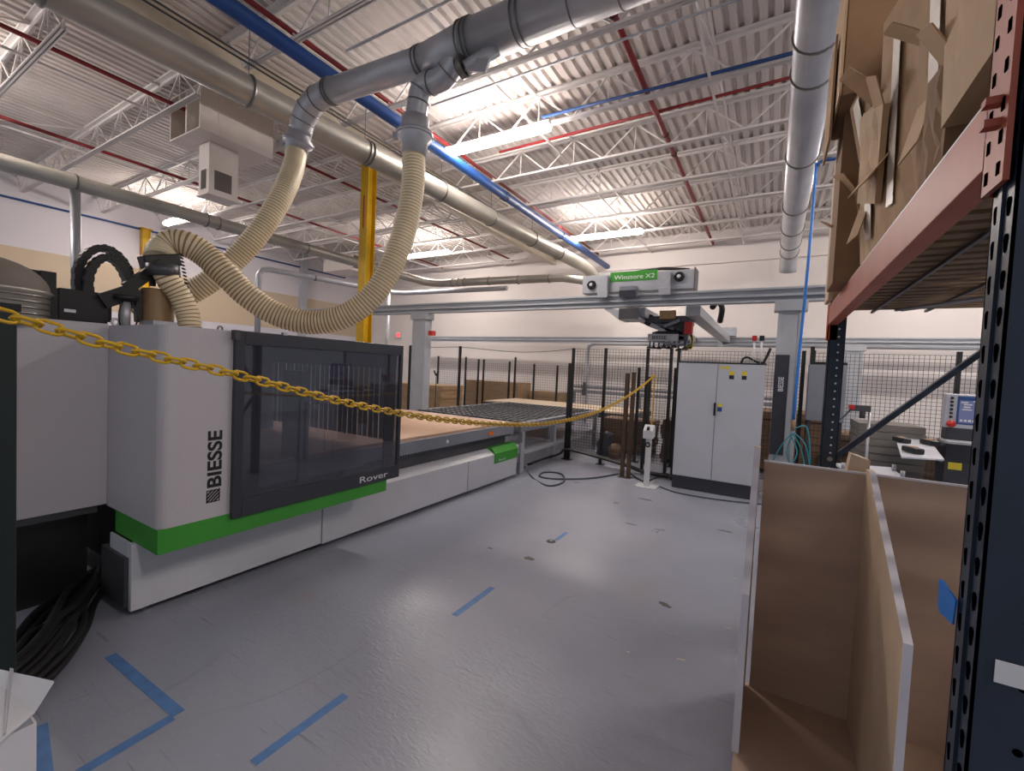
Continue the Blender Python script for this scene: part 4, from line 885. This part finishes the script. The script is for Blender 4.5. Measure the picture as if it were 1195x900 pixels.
# ------------------------------------------------------------ pallet rack
rk = thing('pallet_rack', 'blue and orange pallet rack framing the right side', 'shelving rack', (.34, 2.3, 0))
XF, XB = .30, 1.38
def upright(x, y, w, dpt, z1, near):
    # open C channel opening to +x side; flanges as thin walls
    m = MB().box((x, y, 0), (x+.004, y+w, z1)).box((x, y, 0), (x+dpt, y+.004, z1)).box((x, y+w-.004, 0), (x+dpt, y+w, z1)).box((x+dpt-.004, y, 0), (x+dpt, y+.02, z1)).box((x+dpt-.004, y+w-.02, 0), (x+dpt, y+w, z1))
    m.box((x-.004, y+w*.42, 0), (x, y+w*.58, z1))
    if near:
        z = .12
        while z < 2.9:
            for dy in (.22, .78):
                yy = y+w*dy; prf = [(yy+.0075*math.cos(a), z+.0085*math.sin(a)) for a in [PI*j/6 for j in range(7)]]+[(yy-.004, z-.018), (yy, z-.022), (yy+.004, z-.018)]
                m.prism(prf, 0, x-.0012, x+.001, 1)
            z += .057
        z = .1
        while z < 2.9: m.cyl((x+.055, y-.0012, z), (x+.055, y+.001, z), .006, 10, 1); z += .1
    else:
        z = .6
        while z < 2.9: m.cyl((x+.05, y-.0012, z), (x+.05, y+.001, z), .006, 8, 2); z += .05  # white discs paint the light showing through the far upright's holes
    o = m.build('upright', ['navy', 'hole', 'label'], rk, label='navy steel upright')
    MB().box((x-.05, y-.03, 0), (x+dpt+.03, y+w+.03, .008)).build('foot_plate', 'navy', rk)
    return o
U1 = upright(XF, .965, .085, .085, 4.2, True)
U2 = upright(XF, 3.5, .085, .085, 4.2, False)
upright(XB, .965, .085, .085, 4.2, True); upright(XB, 3.5, .085, .085, 4.2, False)
BZ0, BZ1 = 2.025, 2.145
def beam(x, s, m, z0=BZ0, z1=BZ1):
    # step beam: box section with lower ledge, thickness towards +x*s
    pr = [(x, z0), (x, z1), (x+.028*s, z1), (x+.028*s, z1-.04), (x+.05*s, z1-.04), (x+.05*s, z0)]
    return MB().prism(pr, 1, 1.055, 3.5).build('load_beam', m, rk, .002, label='dusty orange load beam' if m == 'orange' else None)
b1 = beam(XF-.012, 1, 'orange'); b2 = beam(XB+.09, -1, 'navy')
def connector(y0, y1, z0, z1, m='orange'):
    c = MB().box((XF-.014, y0, z0), (XF-.006, y1, z1)).box((XF-.014, y1-.004 if y1 < 2 else y0, z0), (XF+.04, y1 if y1 < 2 else y0+.004, z1)).build('beam_connector', m, rk)
    return c
cm_ = MB().box((XF-.014, .972, 1.975), (XF-.006, 1.056, 2.42)).box((XF-.014, 1.052, 1.975), (XF+.04, 1.056, 2.42))
for z in (2.0, 2.05, 2.1, 2.16, 2.22, 2.27, 2.32, 2.38):
    for yy in (.99, 1.035): cm_.prism([(yy-.005, z-.01), (yy-.005, z+.01), (yy+.005, z+.01), (yy+.005, z-.01)], 0, XF-.0155, XF-.014, 1)
c1 = cm_.build('beam_connector', ['orange', 'hole'], rk)
for z in (2.075, 2.11): MB().box((XF-.034, .992, z-.006), (XF-.014, 1.012, z+.006)).build('locking_hook', 'orange', c1)
connector(3.5, 3.58, 1.93, 2.16, 'orange2'); connector(3.5, 3.58, 2.98, 3.3, 'orange2')
# upper level beams (orange)
# frame braces
def brace(y, za, zb): MB().bar((XF+.06, y, za), (XB+.04, y, zb), .03, .045, up=(0, 1, 0)).build('frame_brace', 'navy', rk)
brace(3.545, 1.15, 2.3); brace(3.545, 1.12, .2); brace(1.01, .3, 1.2)
MB().cyl((XF+.05, 3.51, 1.16), (XF+.05, 3.495, 1.16), .015).build('brace_bolt', 'bolt', rk)
# shelf: wire deck supports and slats
m = MB()
for k in range(26): m.box((XF+.03, 1.0+.05+k*.094, BZ1-.035), (XB+.06, 1.0+.05+k*.094+.055, BZ1-.015))
m.build('shelf_slats', 'slat', rk)
for x in (.5, .75, 1.0, 1.25): MB().box((x, 1.06, BZ1-.05), (x+.012, 3.5, BZ1-.037)).build('deck_support', 'dgrey', rk)
m = MB()
for k in range(50): m.box((XF-.004, 1.08+k*.048, BZ1-.002), (XF+.5, 1.083+k*.048, BZ1+.003))
m.box((XF-.01, 1.06, BZ1), (XF-.004, 3.5, BZ1+.006)); m.build('wire_deck', 'zinc', rk)
MB().cyl(YP(1045, 362, 3.0), (1.2, 1.7, 2.02), .008, 6).cyl(YP(1052, 362, 3.0), (1.23, 1.72, 2.02), .008, 6).build('conduit', 'zinc', rk)
# tape and label on the near upright
c = XP(1108, 697, XF)
tp = MB().prism([(1.035, 1.245), (1.03, 1.29), (1.1, 1.296), (1.118, 1.292), (1.112, 1.243), (1.1, 1.236)], 0, XF-.009, XF-.006)
tag(tp.build('tape_flag', 'tape2'), 'bright blue tape flag stuck on the near rack upright', 'tape')
c = YP(1162, 770, .9625); lb = MB().box((c.x, .9625, c.z-.035), (c.x+.045, .964, c.z)).build('paper_label', 'label'); tag(lb, 'white paper label on the near rack upright', 'label')
text('LOAD BEAM', 'label_print', 'gcable', (.318, .9618, 1.112), (1, 0, 0), (0, 0, 1), .008, lb, thick=.0003) if False else None

# cartons on the shelf
def carton(lab, c, size, rot, m, flaps=1, tape=False, name='flattened_carton'):
    t = thing(name, lab, 'cardboard box', c)
    from mathutils import Euler
    R = Euler(rot).to_matrix(); sx, sy, sz = size; C0 = Vector(c)
    # body as crumpled slab: grid on the long faces
    b = MB(); nx, nz = 5, 6; rnd = random.Random(hash(lab) % 1000 if False else len(lab)*7+int(sz*100))
    def P(i, j, s):
        u, v = i/nx-.5, j/nz-.5; o = 0 if i in (0, nx) or j in (0, nz) else rnd.uniform(-.008, .008)
        return C0+R@Vector((s*(sx/2)+o*s, u*sy, v*sz))
    for s in (-1, 1):
        vs = [P(i, j, s) for j in range(nz+1) for i in range(nx+1)]
        b.add(vs, [(j*(nx+1)+i, j*(nx+1)+i+1, (j+1)*(nx+1)+i+1, (j+1)*(nx+1)+i) for j in range(nz) for i in range(nx)])
    K = lambda s, u, v: C0+R@Vector((s*sx/2, u*sy/2, v*sz/2))
    for q in (((-1, -1), (-1, 1)), ((1, -1), (1, 1)), ((-1, -1), (1, -1)), ((-1, 1), (1, 1))):
        (u0_, v0_), (u1_, v1_) = q; b.add([K(-1, u0_, v0_), K(-1, u1_, v1_), K(1, u1_, v1_), K(1, u0_, v0_)], [(0, 1, 2, 3)])
    b.build('body', m, t)
    for k in range(flaps):
        s = -1 if k % 2 == 0 else 1; a = rnd.uniform(.2, .9); f = MB()
        hh = min(.16, sz*.35); p0, p1 = K(-1, -1 if s < 0 else .1, 1 if k != 1 else -.2), K(-1, -.1 if s < 0 else 1, 1 if k != 1 else -.2)
        dn = R@Vector((-math.sin(a)*hh, 0, math.cos(a)*hh*(1 if k != 1 else -1))); th = R@Vector((.005, 0, .0))
        f.add([p0, p1, p1+dn, p0+dn*.85, p0+th, p1+th, p1+dn+th, p0+dn*.85+th], [(0, 3, 2, 1), (4, 5, 6, 7), (0, 1, 5, 4), (1, 2, 6, 5), (2, 3, 7, 6), (3, 0, 4, 7)]).build('flap', 'card3' if m != 'card3' else 'card', t)
    if tape:
        g = MB(); g.add([C0+R@Vector((-sx/2-.010, y, z)) for y, z in ((-.03, -sz*.35), (.03, -sz*.35), (.03, sz*.35), (-.03, sz*.35))], [(0, 1, 2, 3)]); g.add([C0+R@Vector((-sx/2-.012, y, z)) for y, z in ((-.03, -sz*.35), (.03, -sz*.35), (.03, sz*.35), (-.03, sz*.35))], [(0, 1, 2, 3)]); g.build('tape_strip', 'tapecl', t)
zb = BZ1+.01
def cz(h): return zb+h/2
carton('thick carton slab nearest the camera on the orange beam', (.425, 1.27, 2.59), (.24, .36, .62), (.0, -.03, 0), 'card3', 0)
carton('carton standing behind the nearest slab, edge leaning out', (.36, 1.62, cz(.75)+.015), (.05, .26, .75), (.06, -.06, .12), 'card', 2, True)
carton('brown folded carton strip in the middle of the shelf', (.42, 1.83, cz(.52)+.02), (.06, .15, .52), (-.05, -.1, -.1), 'card2', 1)
carton('tall taped carton sheet at the middle of the shelf', (.35, 2.08, cz(.85)+.03), (.04, .34, .85), (.08, -.05, .15), 'card', 2, True)
carton('carton with torn top right of the big protruding box', (.33, 2.36, cz(.62)+.02), (.05, .22, .62), (.1, -.1, .2), 'card3', 2, True)
carton('narrow pale carton under the protruding box', (.38, 2.58, cz(.7)+.02), (.06, .18, .7), (-.06, -.05, -.12), 'card3', 1)
carton('small crumpled carton low on the shelf left of centre', (.33, 2.82, cz(.42)+.01), (.07, .2, .42), (.1, -.12, .25), 'card', 2, True)
carton('thin brown carton between pale ones at the far half', (.40, 3.02, cz(.66)+.01), (.04, .17, .66), (0, -.05, 0), 'card2', 1)
carton('pale carton sheet next to the wooden board end', (.35, 3.2, cz(.8)+.01), (.04, .16, .8), (.03, -.06, .1), 'card3', 1)
carton('carton sheets stacked deeper behind the middle cartons', (.62, 2.0, cz(1.1)), (.22, 1.0, 1.1), (0, 0, 0), 'card2', 0)
carton('tall carton sheets stacked deeper at the near end', (.66, 1.22, cz(1.1)), (.2, .3, 1.1), (0, 0, 0), 'card2', 0)
carton('tall carton sheets stacked deeper at the far end', (.6, 2.98, cz(1.0)), (.2, .7, 1.0), (0, 0, 0), 'card2', 0)
carton('tilted tall carton rising above the nearest slab', (.46, 1.42, cz(.62)+.62), (.08, .4, .6), (0, -.03, .0), 'card', 0)
carton('upper taped carton above the middle of the shelf', (.40, 1.95, cz(.6)+.78), (.1, .5, .55), (.04, -.05, .1), 'card3', 1, True)
carton('small dark carton wedged low beside the nearest slab', (.34, 1.52, cz(.3)), (.05, .14, .3), (.05, .0, .1), 'card2', 1)
carton('pale torn carton flap sheet in front of the middle cartons', (.285, 2.22, cz(.34)+.22), (.02, .2, .34), (.35, -.1, .15), 'card3', 1)
carton('short brown carton piece high beside the large box', (.29, 2.5, cz(.3)+.52), (.03, .18, .3), (-.25, -.1, .2), 'card2', 1, True)
carton('small pale carton piece low at the far half of the shelf', (.28, 3.05, cz(.3)+.04), (.03, .2, .3), (.3, -.12, .1), 'card3', 1)
# big box protruding at the top left of pile
a = YP(990, 12, 2.55); b = YP(1036, 100, 2.55)
bbx = thing('cardboard_box', 'large closed brown box jutting out at the top left of the cartons', 'cardboard box', (.3, 2.7, 3.0))
o = MB().box((a.x, 2.55, b.z), (b.x+.12, 3.0, a.z+.25)).build('body', 'card2', bbx, .004)
MB().box((a.x-.012, 2.545, b.z-.0), (a.x-.003, 3.0, a.z+.25)).build('lit_side_panel', 'card3', bbx);  # lighter cardboard paints the lit left side of the box
MB().box((a.x-.03, 2.7, b.z-.12), (a.x-.02, 3.02, a.z)).build('loose_flap', 'card', bbx)
tag(MB().box((a.x+.03, 2.72, zb), (b.x+.2, 3.0, b.z-.002)).build('cardboard_block', 'card2'), 'dark brown carton block supporting the large box', 'cardboard box')
bd = MB().box((.262, 3.3, 2.16), (.285, 3.52, 3.06)).box((.285, 3.42, 2.16), (.36, 3.44, 3.06)); tag(bd.build('wooden_board', 'pine'), 'upright pale wooden board at the far end of the shelf', 'board')

# ------------------------------------------------------------ floor marks
def tape(name, lab, pts, w, m='tape'):
    b = MB()
    for i, (p, q) in enumerate(zip(pts, pts[1:])):
        d = (Vector(q)-Vector(p)).normalized()*w/2 if i else Vector((0, 0)); p = Vector(p)+d
        b.bar(tuple(p[:2])+(.001+i*.0003,), tuple(q[:2])+(.001+i*.0003,), w, .0012)
    tag(b.build(name, m), lab, 'floor tape')
g = lambda x, y: ZP(x, y, 0)
tape('floor_tape', 'blue tape strip on the floor nearest the camera, centre left', [(-1.722, 1.44), (-1.722, .99)], .045)
tape('floor_tape', 'blue tape strip on the floor in the middle of the photo', [(-1.716, 2.76), (-1.718, 2.3)], .045)
tape('floor_tape', 'tiny blue tape mark on the floor beside the floor drain', [(-1.72, 4.15), (-1.72, 3.9)], .04)
tape('floor_tape', 'blue tape corner bracket on the floor at lower left', [(-2.99, .93), (-2.25, .945), (-2.23, .6), (-2.22, .45)], .05)
tape('floor_tape', 'faded wide blue tape beside the white box', [(-2.66, .58), (-2.22, .5), (-1.9, .45)], .07)
c = g(643, 632); dn_ = thing('floor_drain', 'small round metal plug set in the grey floor', 'floor drain', (c.x, c.y, 0))
MB().lathe((c.x, c.y, 0), [(.045, .0), (.045, .004), (.03, .005), (.03, .002), (0, .002)], 20).build('ring', 'dgrey', dn_); MB().cyl((c.x, c.y, .002), (c.x, c.y, .006), .015, 12).build('plug', 'zinc', dn_)
def blotch(px, py, r, e, m, lab, rot=0):
    c = g(px, py); rd = random.Random(px); n = 22; cr_ = [.75+.35*rd.random() for _ in range(n)]
    P = []
    for k in range(n):
        a = 2*PI*k/n; x, y = r*cr_[k]*math.cos(a), r*e*cr_[k]*math.sin(a); P.append((c.x+x*math.cos(rot)-y*math.sin(rot), c.y+x*math.sin(rot)+y*math.cos(rot)))
    tag(MB().prism(P, 2, .0004, .001).build('floor_mark', m), lab, 'floor mark')
blotch(776, 706, .055, .5, 'stain', 'dark oval oil spot on the floor left of the bin', -.4)
blotch(572, 640, .03, .4, 'stain', 'small dark scuff on the floor beyond the middle tape')
blotch(618, 652, .05, .7, 'stain', 'faint round spot on the floor near the metal plug')
blotch(846, 620, .09, .25, 'stain', 'long grey scuff on the floor near the cabinet')
blotch(737, 612, .08, .25, 'stain', 'grey scuff on the floor before the pedestal')
blotch(753, 583, .1, .3, 'stain', 'grey scuff on the floor just in front of the pedestal')
blotch(795, 770, .03, .25, 'chip', 'pale paint chip on the floor left of the bin front', .2)
blotch(850, 733, .025, .3, 'chip', 'small tan chip on the floor close to the bin')
blotch(733, 761, .012, .6, 'chip', 'tiny pale chip on the floor below the oil spot')
blotch(858, 675, .025, .2, 'chip', 'thin pale scratch on the floor beside the bin', .2)

# ------------------------------------------------------------ light and render look
w = bpy.data.worlds.new('world'); S.world = w; w.use_nodes = True
w.node_tree.nodes['Background'].inputs[0].default_value = (.88, .90, 1, 1); w.node_tree.nodes['Background'].inputs[1].default_value = .25
S.view_settings.view_transform = 'Standard'; S.view_settings.look = 'None'; S.view_settings.gamma = 1; S.view_settings.exposure = .55
S.view_settings.use_curve_mapping = False
S.cycles.max_bounces = 8; S.cycles.diffuse_bounces = 5; S.cycles.transparent_max_bounces = 12
